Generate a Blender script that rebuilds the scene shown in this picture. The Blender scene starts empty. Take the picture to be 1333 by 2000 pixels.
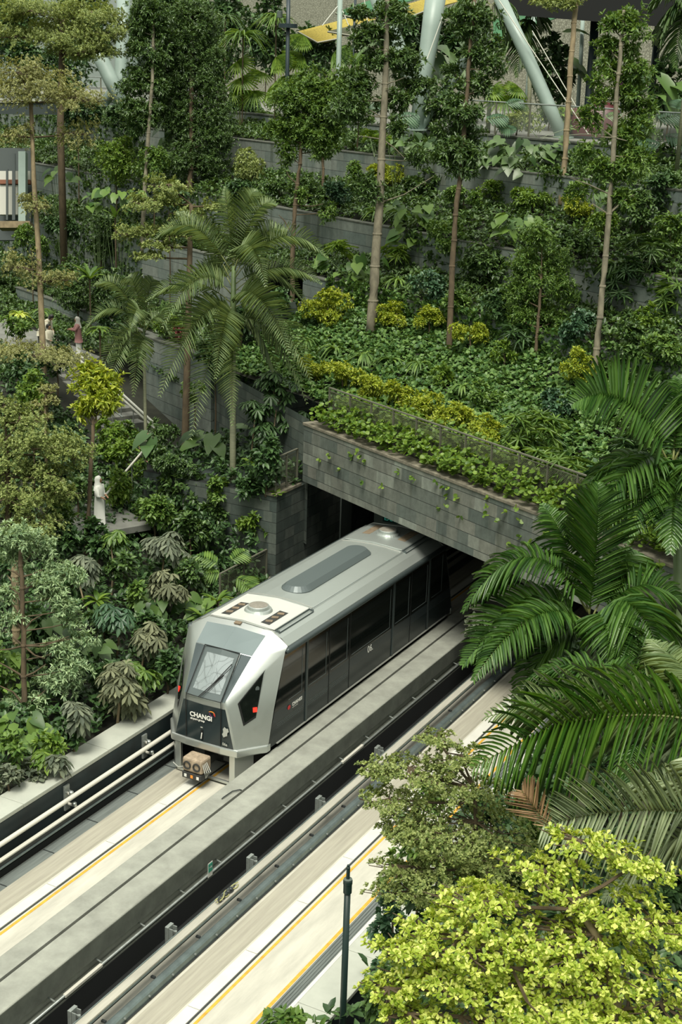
import bpy, bmesh, math, random
import numpy as np
from mathutils import Vector, Matrix

SC = bpy.context.scene
COL = SC.collection
PI = math.pi

# ------------------------------------------------------------------ camera
FPX, PITCH, ROLL, YAW = 2757.4, 0.30894, 0.03237, 0.49009
CAM = np.array([17.14, -26.0, 16.7])
_fw = np.array([-math.sin(YAW) * math.cos(PITCH), math.cos(YAW) * math.cos(PITCH), -math.sin(PITCH)])
_r = np.cross(_fw, [0, 0, 1]); _r /= np.linalg.norm(_r); _u = np.cross(_r, _fw)
_r2 = math.cos(ROLL) * _r + math.sin(ROLL) * _u
_u2 = -math.sin(ROLL) * _r + math.cos(ROLL) * _u
cam_data = bpy.data.cameras.new('camera')
cam = bpy.data.objects.new('camera', cam_data); COL.objects.link(cam)
m = Matrix.Identity(4)
for i in range(3):
    m[i][0], m[i][1], m[i][2], m[i][3] = _r2[i], _u2[i], -_fw[i], CAM[i]
cam.matrix_world = m
cam_data.sensor_fit = 'VERTICAL'; cam_data.sensor_height = 36.0; cam_data.sensor_width = 24.0
cam_data.lens = FPX * 36.0 / 2000.0
cam_data.clip_end = 500
SC.camera = cam

# ------------------------------------------------------------------ daylight through the glass roof
world = bpy.data.worlds.new('daylight'); SC.world = world; world.use_nodes = True
wn = world.node_tree; wn.nodes.clear()
wo = wn.nodes.new('ShaderNodeOutputWorld'); bg = wn.nodes.new('ShaderNodeBackground')
tc = wn.nodes.new('ShaderNodeTexCoord'); sx = wn.nodes.new('ShaderNodeSeparateXYZ'); cr = wn.nodes.new('ShaderNodeValToRGB')
wn.links.new(tc.outputs['Generated'], sx.inputs[0]); wn.links.new(sx.outputs['Z'], cr.inputs[0])
cr.color_ramp.elements[0].position = 0.0; cr.color_ramp.elements[0].color = (0.20, 0.235, 0.19, 1)
cr.color_ramp.elements[1].position = 0.95; cr.color_ramp.elements[1].color = (1.0, 1.0, 0.93, 1)
el = cr.color_ramp.elements.new(0.35); el.color = (0.50, 0.545, 0.47, 1)
wn.links.new(cr.outputs[0], bg.inputs[0]); bg.inputs[1].default_value = 0.84
wn.links.new(bg.outputs[0], wo.inputs[0])
sun_d = bpy.data.lights.new('sun', 'SUN'); sun_d.energy = 2.9; sun_d.angle = math.radians(24); sun_d.color = (1.0, 0.96, 0.84)
sun = bpy.data.objects.new('sun', sun_d); COL.objects.link(sun)
sun.rotation_euler = Vector((0.14, -0.46, 1.0)).to_track_quat('Z', 'Y').to_euler()
SC.view_settings.view_transform = 'Standard'; SC.view_settings.look = 'None'
SC.view_settings.gamma = 1.0; SC.view_settings.use_curve_mapping = False
SC.view_settings.exposure = 0.72
SC.cycles.max_bounces = 5; SC.cycles.diffuse_bounces = 3; SC.cycles.glossy_bounces = 3
SC.cycles.transmission_bounces = 3; SC.cycles.transparent_max_bounces = 6
SC.cycles.caustics_reflective = False; SC.cycles.caustics_refractive = False

# ------------------------------------------------------------------ where things stand
def ray(x, y): return _fw + _r2 * (x - 666.5) / FPX - _u2 * (y - 1000) / FPX
def at(x, y, D): return CAM + ray(x, y) * D
def onz(x, y, z): d = ray(x, y); return CAM + d * ((z - CAM[2]) / d[2])
def onx(x, y, X): d = ray(x, y); return CAM + d * ((X - CAM[0]) / d[0])
def ony(x, y, Y): d = ray(x, y); return CAM + d * ((Y - CAM[1]) / d[1])
HO = np.array([0, 8.95, 0.0]); HE = np.array([.9, -.436, 0.0]); HE /= np.linalg.norm(HE)
HN = np.array([.436, .9, 0.0]); HN /= np.linalg.norm(HN)
def ont(x, y, t): d = ray(x, y); return CAM + d * ((t - (CAM - HO) @ HN) / (d @ HN))
def st(s, t, z): p = HO + HE * s + HN * t; return np.array([p[0], p[1], z])
def to_st(p): q = np.asarray(p, float) - HO; return q @ HE, q @ HN
def depth(p): return float((np.asarray(p) - CAM) @ _fw)

# ------------------------------------------------------------------ materials
MAT = {}
def nodes(name):
    mt = bpy.data.materials.new(name); mt.use_nodes = True; MAT[name] = mt
    nt = mt.node_tree; b = nt.nodes['Principled BSDF']
    return mt, nt, b
def N(nt, t, **k):
    n = nt.nodes.new(t)
    for a, v in k.items(): setattr(n, a, v)
    return n
def ramp(nt, fac, stops):
    c = N(nt, 'ShaderNodeValToRGB'); e = c.color_ramp.elements
    e[0].position, e[0].color = stops[0][0], (*stops[0][1], 1)
    e[1].position, e[1].color = stops[-1][0], (*stops[-1][1], 1)
    for p, col in stops[1:-1]: x = e.new(p); x.color = (*col, 1)
    if fac is not None: nt.links.new(fac, c.inputs[0])
    return c
def plain(name, col, rough=.6, metal=0.0, spec=.5, noise=0.0, scale=3.0, stretch=None, bump=0.0):
    mt, nt, b = nodes(name)
    b.inputs['Roughness'].default_value = rough; b.inputs['Metallic'].default_value = metal
    b.inputs['Specular IOR Level'].default_value = spec
    b.inputs['Base Color'].default_value = (*col, 1)
    if noise > 0 or bump > 0:
        tcn = N(nt, 'ShaderNodeTexCoord'); mp = N(nt, 'ShaderNodeMapping'); no = N(nt, 'ShaderNodeTexNoise')
        no.inputs['Scale'].default_value = scale; no.inputs['Detail'].default_value = 8; no.inputs['Roughness'].default_value = .65
        if stretch: mp.inputs['Scale'].default_value = stretch
        nt.links.new(tcn.outputs['Object'], mp.inputs[0]); nt.links.new(mp.outputs[0], no.inputs[0])
        lo = tuple(c * (1 - noise) for c in col); hi = tuple(min(1, c * (1 + noise)) for c in col)
        c = ramp(nt, no.outputs['Fac'], [(.32, lo), (.5, col), (.68, hi)])
        nt.links.new(c.outputs[0], b.inputs['Base Color'])
        if bump > 0:
            bp = N(nt, 'ShaderNodeBump'); bp.inputs['Strength'].default_value = bump; bp.inputs['Distance'].default_value = .02
            nt.links.new(no.outputs['Fac'], bp.inputs['Height']); nt.links.new(bp.outputs[0], b.inputs['Normal'])
    return mt
def stone(name, cols, row=.35, bw=.75, mortar=(.012, .015, .014), streak=.35, gap=.045):
    mt, nt, b = nodes(name)
    uv = N(nt, 'ShaderNodeUVMap'); br = N(nt, 'ShaderNodeTexBrick')
    br.inputs['Scale'].default_value = 1.0; br.inputs['Brick Width'].default_value = bw; br.inputs['Row Height'].default_value = row
    br.inputs['Mortar Size'].default_value = 0.0
    br.offset = .37; br.squash = .55; br.squash_frequency = 3
    br.inputs['Color1'].default_value = (0, 0, 0, 1); br.inputs['Color2'].default_value = (1, 1, 1, 1)
    nt.links.new(uv.outputs[0], br.inputs[0])
    c = ramp(nt, br.outputs['Color'], cols)
    mp = N(nt, 'ShaderNodeMapping'); mp.inputs['Scale'].default_value = (2.2, .45, 1)
    no = N(nt, 'ShaderNodeTexNoise'); no.inputs['Scale'].default_value = 1.6; no.inputs['Detail'].default_value = 9; no.inputs['Roughness'].default_value = .7
    nt.links.new(uv.outputs[0], mp.inputs[0]); nt.links.new(mp.outputs[0], no.inputs[0])
    sr = ramp(nt, no.outputs['Fac'], [(.3, (1 - streak,) * 3), (.52, (1, 1, 1)), (.75, (1 + streak * .8,) * 3)])
    mx = N(nt, 'ShaderNodeMix', data_type='RGBA', blend_type='MULTIPLY'); mx.inputs[0].default_value = 1
    nt.links.new(c.outputs[0], mx.inputs[6]); nt.links.new(sr.outputs[0], mx.inputs[7])
    n2 = N(nt, 'ShaderNodeTexNoise'); n2.inputs['Scale'].default_value = 5; n2.inputs['Detail'].default_value = 10; n2.inputs['Roughness'].default_value = .75
    nt.links.new(uv.outputs[0], n2.inputs[0]); s2 = ramp(nt, n2.outputs['Fac'], [(.3, (.78,) * 3), (.7, (1.2,) * 3)])
    m3 = N(nt, 'ShaderNodeMix', data_type='RGBA', blend_type='MULTIPLY'); m3.inputs[0].default_value = 1
    nt.links.new(mx.outputs[2], m3.inputs[6]); nt.links.new(s2.outputs[0], m3.inputs[7])
    mp2 = N(nt, 'ShaderNodeMapping'); mp2.inputs['Scale'].default_value = (1.1, .10, 1); n4 = N(nt, 'ShaderNodeTexNoise'); n4.inputs['Scale'].default_value = 1.3; n4.inputs['Detail'].default_value = 6
    nt.links.new(uv.outputs[0], mp2.inputs[0]); nt.links.new(mp2.outputs[0], n4.inputs[0]); s4 = ramp(nt, n4.outputs['Fac'], [(.30, (.50, .52, .42)), (.42, (1, 1, 1)), (.75, (1.1, 1.1, 1.08))])
    m5 = N(nt, 'ShaderNodeMix', data_type='RGBA', blend_type='MULTIPLY'); m5.inputs[0].default_value = 1
    nt.links.new(m3.outputs[2], m5.inputs[6]); nt.links.new(s4.outputs[0], m5.inputs[7]); m3 = m5
    sp = N(nt, 'ShaderNodeSeparateXYZ'); nt.links.new(uv.outputs[0], sp.inputs[0])
    dv = N(nt, 'ShaderNodeMath', operation='DIVIDE'); nt.links.new(sp.outputs['Y'], dv.inputs[0]); dv.inputs[1].default_value = row
    fr = N(nt, 'ShaderNodeMath', operation='FRACT'); nt.links.new(dv.outputs[0], fr.inputs[0])
    lt = N(nt, 'ShaderNodeMath', operation='LESS_THAN'); nt.links.new(fr.outputs[0], lt.inputs[0]); lt.inputs[1].default_value = gap
    m2 = N(nt, 'ShaderNodeMix', data_type='RGBA'); nt.links.new(lt.outputs[0], m2.inputs[0])
    nt.links.new(m3.outputs[2], m2.inputs[6]); m2.inputs[7].default_value = (*mortar, 1)
    nt.links.new(m2.outputs[2], b.inputs['Base Color']); b.inputs['Roughness'].default_value = .7
    bp = N(nt, 'ShaderNodeBump'); bp.inputs['Strength'].default_value = .6; bp.inputs['Distance'].default_value = .01; bp.invert = True
    nt.links.new(lt.outputs[0], bp.inputs['Height']); nt.links.new(bp.outputs[0], b.inputs['Normal'])
    return mt
def leafmat(name, a, b_, rough=.45, transl=.25, spec=.4, mid=None):
    mt, nt, b = nodes(name)
    ge = N(nt, 'ShaderNodeNewGeometry')
    stops = [(0.0, a), (1.0, b_)] if mid is None else [(0.0, a), (.55, mid), (1.0, b_)]
    c = ramp(nt, ge.outputs['Random Per Island'], stops)
    nt.links.new(c.outputs[0], b.inputs['Base Color']); b.inputs['Roughness'].default_value = rough
    b.inputs['Specular IOR Level'].default_value = spec
    tr = N(nt, 'ShaderNodeBsdfTranslucent'); hs = N(nt, 'ShaderNodeMix', data_type='RGBA', blend_type='MULTIPLY'); hs.inputs[0].default_value = 1
    nt.links.new(c.outputs[0], hs.inputs[6]); hs.inputs[7].default_value = (1.5, 1.35, .6, 1)
    nt.links.new(hs.outputs[2], tr.inputs[0])
    ms = N(nt, 'ShaderNodeMixShader'); ms.inputs[0].default_value = transl
    nt.links.new(b.outputs[0], ms.inputs[1]); nt.links.new(tr.outputs[0], ms.inputs[2])
    nt.links.new(ms.outputs[0], nt.nodes['Material Output'].inputs[0])
    return mt

plain('concrete', (.36, .35, .295), .8, noise=.22, scale=1.3, stretch=(3, .35, 1))
plain('running_concrete', (.345, .33, .265), .85, noise=.16, scale=2.0, stretch=(6, .3, 1))
plain('centre_concrete', (.475, .465, .395), .8, noise=.18, scale=1.2, stretch=(2.5, .4, 1))
plain('asphalt', (.13, .15, .14), .75, noise=.3, scale=2, stretch=(8, .4, 1))
plain('cover_plate', (.60, .60, .54), .6, noise=.06, scale=2)
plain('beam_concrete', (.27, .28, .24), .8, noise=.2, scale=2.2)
plain('beam_shaded_concrete', (.105, .115, .095), .85, noise=.25, scale=2.5)  # darker copy of the beam concrete, side and recess shade put into its colour
plain('black_gap', (.006, .008, .008), .9)
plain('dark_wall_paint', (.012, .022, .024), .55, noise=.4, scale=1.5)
plain('coping_stone', (.42, .44, .38), .55, noise=.07, scale=2.5)
plain('yellow_line', (.62, .34, .04), .7, noise=.25, scale=6)
plain('white_pipe', (.55, .54, .47), .45)
plain('galvanised', (.30, .33, .31), .4, metal=.55, noise=.2, scale=6)
plain('rail_steel', (.20, .25, .245), .38, metal=.6, noise=.2, scale=4)
plain('rail_dark', (.03, .035, .035), .5)
plain('soil', (.018, .020, .012), .95, noise=.4, scale=3)
plain('bronze_rail', (.16, .16, .12), .5, metal=.3)
plain('rough_ledge', (.17, .155, .115), .9, noise=.4, scale=5, bump=.5)
plain('ledge_stone', (.085, .092, .075), .9, noise=.35, scale=5)
plain('green_pole', (.012, .028, .025), .4)
plain('pole_collar', (.10, .125, .11), .45)
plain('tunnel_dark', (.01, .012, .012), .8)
plain('tunnel_panel', (.16, .19, .17), .6)
plain('pale_steel', (.25, .32, .285), .45, noise=.06, scale=2)
plain('navy_steel', (.02, .035, .042), .45)
plain('dark_roof', (.008, .009, .009), .8)
plain('paving', (.17, .175, .155), .8, noise=.2, scale=2)
plain('handrail', (.62, .62, .54), .35, metal=.3)
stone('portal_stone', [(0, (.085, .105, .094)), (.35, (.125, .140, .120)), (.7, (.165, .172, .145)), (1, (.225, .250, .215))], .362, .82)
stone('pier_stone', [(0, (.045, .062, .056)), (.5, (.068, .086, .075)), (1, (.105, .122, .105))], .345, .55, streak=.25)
stone('terrace_stone', [(0, (.125, .158, .145)), (.5, (.155, .182, .162)), (1, (.19, .212, .19))], .45, 1.5, mortar=(.035, .045, .042), streak=.28)

# ------------------------------------------------------------------ mesh building
class MB:
    def __init__(s): s.v = []; s.f = []; s.uv = {}
    def quad(s, a, b, c, d, uv=None):
        i = len(s.v); s.v += [tuple(a), tuple(b), tuple(c), tuple(d)]
        if uv: s.uv[len(s.f)] = uv
        s.f.append((i, i + 1, i + 2, i + 3)); return s
    def poly(s, pts):
        i = len(s.v); s.v += [tuple(p) for p in pts]; s.f.append(tuple(range(i, i + len(pts)))); return s
    def box(s, x0, x1, y0, y1, z0, z1):
        i = len(s.v)
        s.v += [(x, y, z) for z in (z0, z1) for y in (y0, y1) for x in (x0, x1)]
        s.f += [tuple(i + k for k in q) for q in ((0, 2, 3, 1), (4, 5, 7, 6), (0, 1, 5, 4), (2, 6, 7, 3), (0, 4, 6, 2), (1, 3, 7, 5))]
        return s
    def obox(s, c, ax, ay, az):          # centre and three half-axis vectors
        i = len(s.v); c = np.asarray(c, float); ax, ay, az = map(lambda q: np.asarray(q, float), (ax, ay, az))
        s.v += [tuple(c + sx * ax + sy * ay + sz * az) for sz in (-1, 1) for sy in (-1, 1) for sx in (-1, 1)]
        s.f += [tuple(i + k for k in q) for q in ((0, 2, 3, 1), (4, 5, 7, 6), (0, 1, 5, 4), (2, 6, 7, 3), (0, 4, 6, 2), (1, 3, 7, 5))]
        return s
    def tube(s, pts, r, n=8, cap=True):
        pts = [np.asarray(p, float) for p in pts]
        rs = r if hasattr(r, '__len__') else [r] * len(pts)
        b0 = len(s.v); up = np.array([0, 0, 1.0])
        for k, p in enumerate(pts):
            d = pts[min(k + 1, len(pts) - 1)] - pts[max(k - 1, 0)]; d = d / (np.linalg.norm(d) + 1e-9)
            a = np.cross(d, up if abs(d[2]) < .95 else np.array([1.0, 0, 0])); a /= np.linalg.norm(a); b = np.cross(d, a)
            for j in range(n):
                t = 2 * PI * j / n; s.v.append(tuple(p + rs[k] * (math.cos(t) * a + math.sin(t) * b)))
        for k in range(len(pts) - 1):
            for j in range(n):
                s.f.append((b0 + k * n + j, b0 + k * n + (j + 1) % n, b0 + (k + 1) * n + (j + 1) % n, b0 + (k + 1) * n + j))
        if cap:
            s.f.append(tuple(b0 + j for j in reversed(range(n)))); e = b0 + (len(pts) - 1) * n; s.f.append(tuple(e + j for j in range(n)))
        return s
    def prism(s, poly, z0, z1):            # plan polygon (x, y) raised from z0 to z1
        n = len(poly); i = len(s.v)
        s.v += [(p[0], p[1], z0) for p in poly] + [(p[0], p[1], z1) for p in poly]
        s.f.append(tuple(i + k for k in reversed(range(n)))); s.f.append(tuple(i + n + k for k in range(n)))
        for k in range(n): s.f.append((i + k, i + (k + 1) % n, i + n + (k + 1) % n, i + n + k))
        return s
    def extr(s, prof, y0, y1):             # profile (x, z) run along the track
        n = len(prof); i = len(s.v)
        s.v += [(p[0], y0, p[1]) for p in prof] + [(p[0], y1, p[1]) for p in prof]
        s.f.append(tuple(i + k for k in range(n))); s.f.append(tuple(i + n + k for k in reversed(range(n))))
        for k in range(n): s.f.append((i + (k + 1) % n, i + k, i + n + k, i + n + (k + 1) % n))
        return s
    def lathe(s, c, prof, n=20):
        i = len(s.v)
        for (r, z) in prof:
            for j in range(n):
                t = 2 * PI * j / n; s.v.append((c[0] + r * math.cos(t), c[1] + r * math.sin(t), c[2] + z))
        for k in range(len(prof) - 1):
            for j in range(n): s.f.append((i + k * n + j, i + k * n + (j + 1) % n, i + (k + 1) * n + (j + 1) % n, i + (k + 1) * n + j))
        s.f.append(tuple(i + j for j in reversed(range(n)))); e = i + (len(prof) - 1) * n; s.f.append(tuple(e + j for j in range(n)))
        return s
    def wallstrip(s, p, q, z0, z1):        # upright face with uv in metres
        L = math.hypot(q[0] - p[0], q[1] - p[1])
        return s.quad((p[0], p[1], z0), (q[0], q[1], z0), (q[0], q[1], z1), (p[0], p[1], z1), [(0, z0), (L, z0), (L, z1), (0, z1)])
    def build(s, name, mat, parent=None, smooth=False, bevel=0.0, **tags):
        off = np.array(parent['_at']) if parent is not None and '_at' in parent else np.zeros(3)
        me = bpy.data.meshes.new(name)
        me.from_pydata([tuple(np.asarray(v) - off) for v in s.v], [], s.f)
        me.materials.append(MAT[mat])
        if s.uv:
            ul = me.uv_layers.new(name='UVMap')
            for fi, u in s.uv.items():
                for k, li in enumerate(me.polygons[fi].loop_indices): ul.data[li].uv = u[k]
        if smooth:
            me.polygons.foreach_set('use_smooth', [True] * len(me.polygons))
        o = bpy.data.objects.new(name, me); COL.objects.link(o)
        if parent is not None: o.parent = parent; o['_at'] = [float(x) for x in off]
        if bevel > 0:
            bv = o.modifiers.new('bevel', 'BEVEL'); bv.width = bevel; bv.segments = 2; bv.limit_method = 'ANGLE'; bv.angle_limit = math.radians(40)
        for k, v in tags.items(): o[k] = v
        return o
def thing(name, label, cat, loc=(0, 0, 0), group=None):
    o = bpy.data.objects.new(name, None); COL.objects.link(o); o.empty_display_size = .2
    o.location = tuple(float(x) for x in loc); o['_at'] = [float(x) for x in loc]
    o['label'] = label; o['category'] = cat
    if group: o['group'] = group
    return o
def tag(o, label, cat, group=None):
    o['label'] = label; o['category'] = cat
    if group: o['group'] = group
    return o
def struct(o): o['kind'] = 'structure'; return o
def stuff(o, label, cat): o['kind'] = 'stuff'; o['label'] = label; o['category'] = cat; return o
def text_mesh(name, body, size, mat, parent, origin, xdir, ydir, ext=.002, align='LEFT', offset=0.0):
    cu = bpy.data.curves.new(name, 'FONT'); cu.body = body; cu.size = size; cu.extrude = ext; cu.align_x = align; cu.offset = offset
    tmp = bpy.data.objects.new(name, cu); COL.objects.link(tmp)
    dg = bpy.context.evaluated_depsgraph_get(); me = bpy.data.meshes.new_from_object(tmp.evaluated_get(dg))
    bpy.data.objects.remove(tmp)
    x = np.asarray(xdir, float); x /= np.linalg.norm(x); y = np.asarray(ydir, float); y -= x * (x @ y); y /= np.linalg.norm(y); z = np.cross(x, y)
    off = np.array(parent['_at'])
    for v in me.vertices:
        c = np.array(v.co); v.co = tuple(np.asarray(origin) + x * c[0] + y * c[1] + z * c[2] - off)
    me.materials.clear(); me.materials.append(MAT[mat])
    o = bpy.data.objects.new(name, me); COL.objects.link(o); o.parent = parent; o['_at'] = parent['_at']
    return o
# ================================================================== SETTING
Y0, Y1 = -22.0, 30.0
# ---- left track bed
struct(MB().box(-1.62, 1.45, Y0, Y1, -.4, 0).build('track_bed_floor', 'centre_concrete'))
struct(MB().box(-1.25, -.92, Y0, Y1, 0, .012).build('track_bed_asphalt_strip', 'asphalt'))
b = MB()
b.extr([(-.92, 0), (-.90, .03), (-.40, .03), (-.36, 0)], Y0, Y1)
struct(b.build('track_bed_running_strip', 'running_concrete'))
b = MB()
for k in range(27): b.box(-.28, -.035, -21.96 + 2 * k, -19.98 + 2 * k, 0, .03)
struct(b.build('track_bed_guide_plate_strip', 'cover_plate', bevel=.004))
struct(MB().box(-.035, .005, Y0, Y1, -.001, .004).build('track_bed_slot_line', 'rail_dark'))
struct(MB().box(.05, .115, Y0, Y1, 0, .006).build('track_bed_yellow_line', 'yellow_line'))
b = MB()
for k in range(16):
    y = -17.2 + k * 1.53
    b.box(-1.24, -.93, y, y + .025, .0125, .02)
struct(b.build('track_bed_joint_strip', 'rail_dark'))
# ---- left wall with its coping
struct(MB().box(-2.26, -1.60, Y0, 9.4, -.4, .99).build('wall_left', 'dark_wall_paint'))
struct(MB().box(-1.60, -1.27, Y0, 9.4, 0, .16).build('wall_left_foot_box', 'black_gap'))  # near-black box along the foot of the wall
b = MB()
for k in range(19): b.box(-2.29, -1.60, -21.6 + 1.5 * k + .006, -20.1 + 1.5 * k - .006, 1.0, 1.1)
struct(b.build('trim_left_coping', 'coping_stone', bevel=.01))
struct(MB().box(-2.27, -1.62, Y0, 7.3, .985, 1.004).build('trim_left_coping_bed', 'concrete'))
# ---- walkway beam between the two tracks
struct(MB().extr([(1.36, .05), (1.36, .79), (1.375, .8), (1.815, .8), (1.815, .05)], Y0, Y1).build('walkway_beam_slab', 'beam_concrete'))
struct(MB().extr([(1.885, .05), (1.885, .8), (2.465, .8), (2.48, .785), (2.48, .35), (2.40, .35), (2.40, .05)], Y0, Y1).build('walkway_beam_edge_slab', 'beam_concrete'))
struct(MB().box(1.815, 1.885, Y0, Y1, .05, .69).build('walkway_beam_groove_trim', 'black_gap'))
struct(MB().box(2.476, 2.486, Y0, Y1, .352, .775).build('walkway_beam_side_shade', 'beam_shaded_concrete'))  # thin added sheet, carries the shade of the beam's side as colour
struct(MB().box(2.40, 2.60, Y0, Y1, -.4, .13).build('walkway_beam_recess_ledge', 'beam_shaded_concrete'))
struct(MB().box(2.60, 3.22, Y0, Y1, -.5, -.42).build('cable_trench_floor', 'black_gap'))
struct(MB().box(2.598, 2.604, Y0, Y1, -.42, .10).build('cable_trench_wall', 'black_gap'))
# ---- right track bed
struct(MB().box(3.22, 6.30, Y0, Y1, -.45, 0).build('track_bed_right_floor', 'centre_concrete'))
struct(MB().box(3.22, 3.86, Y0, Y1, 0, .01).build('track_bed_right_side_strip', 'concrete'))
b = MB()
b.extr([(3.92, 0), (3.94, .03), (4.44, .03), (4.48, 0)], Y0, Y1); struct(b.build('track_bed_right_running_strip', 'running_concrete'))
b = MB()
for k in range(27): b.box(4.54, 4.80, -21.76 + 2 * k, -19.78 + 2 * k, 0, .03)
struct(b.build('track_bed_right_guide_plate_strip', 'cover_plate', bevel=.004))
struct(MB().box(4.80, 4.84, Y0, Y1, -.001, .004).build('track_bed_right_slot_line', 'rail_dark'))
struct(MB().box(4.90, 4.96, Y0, Y1, 0, .006).build('track_bed_right_yellow_line', 'yellow_line'))
struct(MB().box(5.79, 5.86, Y0, Y1, 0, .006).build('track_bed_right_outer_yellow_line', 'yellow_line'))
b = MB()
for k in range(5): b.box(5.90 + k * .062, 5.93 + k * .062, Y0, Y1, 0, .022)
struct(b.build('track_bed_right_ribbed_strip', 'asphalt'))
struct(MB().box(5.88, 6.20, Y0, Y1, .0, .006).build('track_bed_right_rib_base_strip', 'asphalt'))
struct(MB().box(6.20, 6.275, Y0, Y1, 0, .09).build('kerb_right', 'cover_plate'))
# ---- right wall with coping
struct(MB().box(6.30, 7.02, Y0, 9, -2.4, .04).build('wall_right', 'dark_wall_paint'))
b = MB()
for k in range(16): b.box(6.30, 7.05, -21.95 + 1.9 * k + .006, -20.05 + 1.9 * k - .006, .045, .13)
struct(b.build('trim_right_coping', 'coping_stone', bevel=.01))

# ---- portal
PA, PB = st(-4.35, 0, 0), st(15, 0, 0)
def wallblock(name, mat, s0, s1, t0, t1, z0, z1, top=None, topmat='rough_ledge', ledge=.1, over=.04):
    b = MB(); a, c, d, e = st(s0, t0, 0), st(s1, t0, 0), st(s1, t1, 0), st(s0, t1, 0)
    b.wallstrip(a, c, z0, z1); b.wallstrip(c, d, z0, z1); b.wallstrip(e, a, z0, z1); b.wallstrip(d, e, z0, z1)
    b.poly([(p[0], p[1], z1) for p in (a, c, d, e)]); b.poly([(p[0], p[1], z0) for p in (e, d, c, a)])
    o = struct(b.build(name, mat))
    if top:
        q = [st(s0 - over, t0 - over, 0), st(s1 + over, t0 - over, 0), st(s1 + over, t1 + over, 0), st(s0 - over, t1 + over, 0)]
        struct(MB().prism([(p[0], p[1]) for p in q], z1 + .001, z1 + ledge).build(top, topmat, bevel=.015))
    return o
wallblock('wall_portal', 'portal_stone', -4.36, 15, 0, .45, 4.14, 5.94, 'trim_portal_ledge', over=.03, ledge=.09)
# ---- left pier wall of the tunnel mouth
b = MB()
b.wallstrip((-4.0, 9.42), (-4.0, 26), -.3, 3.96); b.wallstrip((-9.0, 9.42), (-4.0, 9.42), -.3, 3.96)
b.poly([(-9, 9.42, 3.96), (-4, 9.42, 3.96), (-4, 26, 3.96), (-9, 26, 3.96)])
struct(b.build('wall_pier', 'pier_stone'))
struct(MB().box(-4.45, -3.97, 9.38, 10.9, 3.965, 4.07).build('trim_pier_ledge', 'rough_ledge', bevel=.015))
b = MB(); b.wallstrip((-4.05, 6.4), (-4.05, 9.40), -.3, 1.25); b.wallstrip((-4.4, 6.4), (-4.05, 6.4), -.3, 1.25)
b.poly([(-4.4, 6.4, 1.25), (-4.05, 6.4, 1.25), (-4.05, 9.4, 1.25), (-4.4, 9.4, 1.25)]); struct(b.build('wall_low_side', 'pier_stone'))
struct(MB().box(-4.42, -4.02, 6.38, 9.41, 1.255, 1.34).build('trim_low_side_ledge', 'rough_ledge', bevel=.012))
# ---- inside of the tunnel
b = MB()
q = [st(-4.4, .46, 0), st(15, .46, 0)]
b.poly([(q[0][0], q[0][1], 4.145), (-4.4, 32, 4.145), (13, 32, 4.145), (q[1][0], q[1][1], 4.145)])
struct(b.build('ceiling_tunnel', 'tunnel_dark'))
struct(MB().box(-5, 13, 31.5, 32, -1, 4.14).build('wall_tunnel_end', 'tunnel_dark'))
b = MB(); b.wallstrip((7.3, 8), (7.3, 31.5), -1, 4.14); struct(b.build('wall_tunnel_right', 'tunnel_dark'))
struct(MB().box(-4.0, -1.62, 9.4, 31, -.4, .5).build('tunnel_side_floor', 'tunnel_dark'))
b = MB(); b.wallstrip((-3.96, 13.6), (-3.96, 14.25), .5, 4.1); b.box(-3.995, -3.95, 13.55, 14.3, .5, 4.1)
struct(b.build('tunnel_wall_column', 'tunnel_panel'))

# ---- lattice of the glass dome high above the valley
plain('dome_steel', (.05, .06, .058), .5)
b = MB(); n_ = 9
def dome(i, j): x, y = -48 + 8.0 * i + 4.0 * (j % 2), -44 + 7.0 * j; return np.array([x, y, 40 - .004 * ((x + 16) ** 2 + (y + 14) ** 2)])
for j in range(n_):
    for i in range(n_):
        p = dome(i, j)
        for q in ((i + 1, j), (i + (j % 2), j + 1), (i + (j % 2) - 1, j + 1)): b.tube([p, dome(*q)], .15, 5, False)
struct(b.build('ceiling_dome_grid', 'dome_steel'))
# ---- terraced hillside
TER = [(0.46, 5.90), (1.6, 6.15), (6.4, 8.15), (6.401, 8.85), (9.0, 9.35), (9.001, 10.70), (12.5, 11.7), (12.501, 12.95), (15.5, 13.45), (15.501, 14.0), (46, 14.0)]
def ter_z(t):
    for (a, za), (b_, zb) in zip(TER, TER[1:]):
        if t <= b_: return za + (zb - za) * max(0, (t - a)) / (b_ - a)
    return TER[-1][1]
def slab_grid(name, mat, s0, s1, t0, t1, z0, z1, ns=24):
    b = MB(); ss = np.linspace(s0, s1, ns + 1)
    rng = np.random.RandomState(int(t0 * 100) % 999)
    za = z0 + rng.uniform(-.06, .06, ns + 1); zb = z1 + rng.uniform(-.06, .06, ns + 1)
    i = 0
    for k in range(ns + 1): b.v += [tuple(st(ss[k], t0, za[k])), tuple(st(ss[k], t1, zb[k]))]
    for k in range(ns): b.f.append((2 * k, 2 * k + 2, 2 * k + 3, 2 * k + 1))
    return struct(b.build(name, mat))
slab_grid('hill_planter_ground', 'soil', -4.3, 15, .46, 1.6, 5.9, 6.15)
slab_grid('hill_slope_ground', 'soil', -12.5, 15, 1.6, 6.4, 6.15, 8.15)
wallblock('wall_terrace_lower', 'terrace_stone', -14, 15, 6.4, 6.7, 7.6, 8.85, 'trim_terrace_lower_ledge', topmat='ledge_stone', over=.02, ledge=.07)
wallblock('wall_path_back', 'terrace_stone', -70, -17.3, 6.4, 6.7, 4.0, 8.75, 'trim_path_back_ledge', topmat='ledge_stone', over=.02, ledge=.07)
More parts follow.
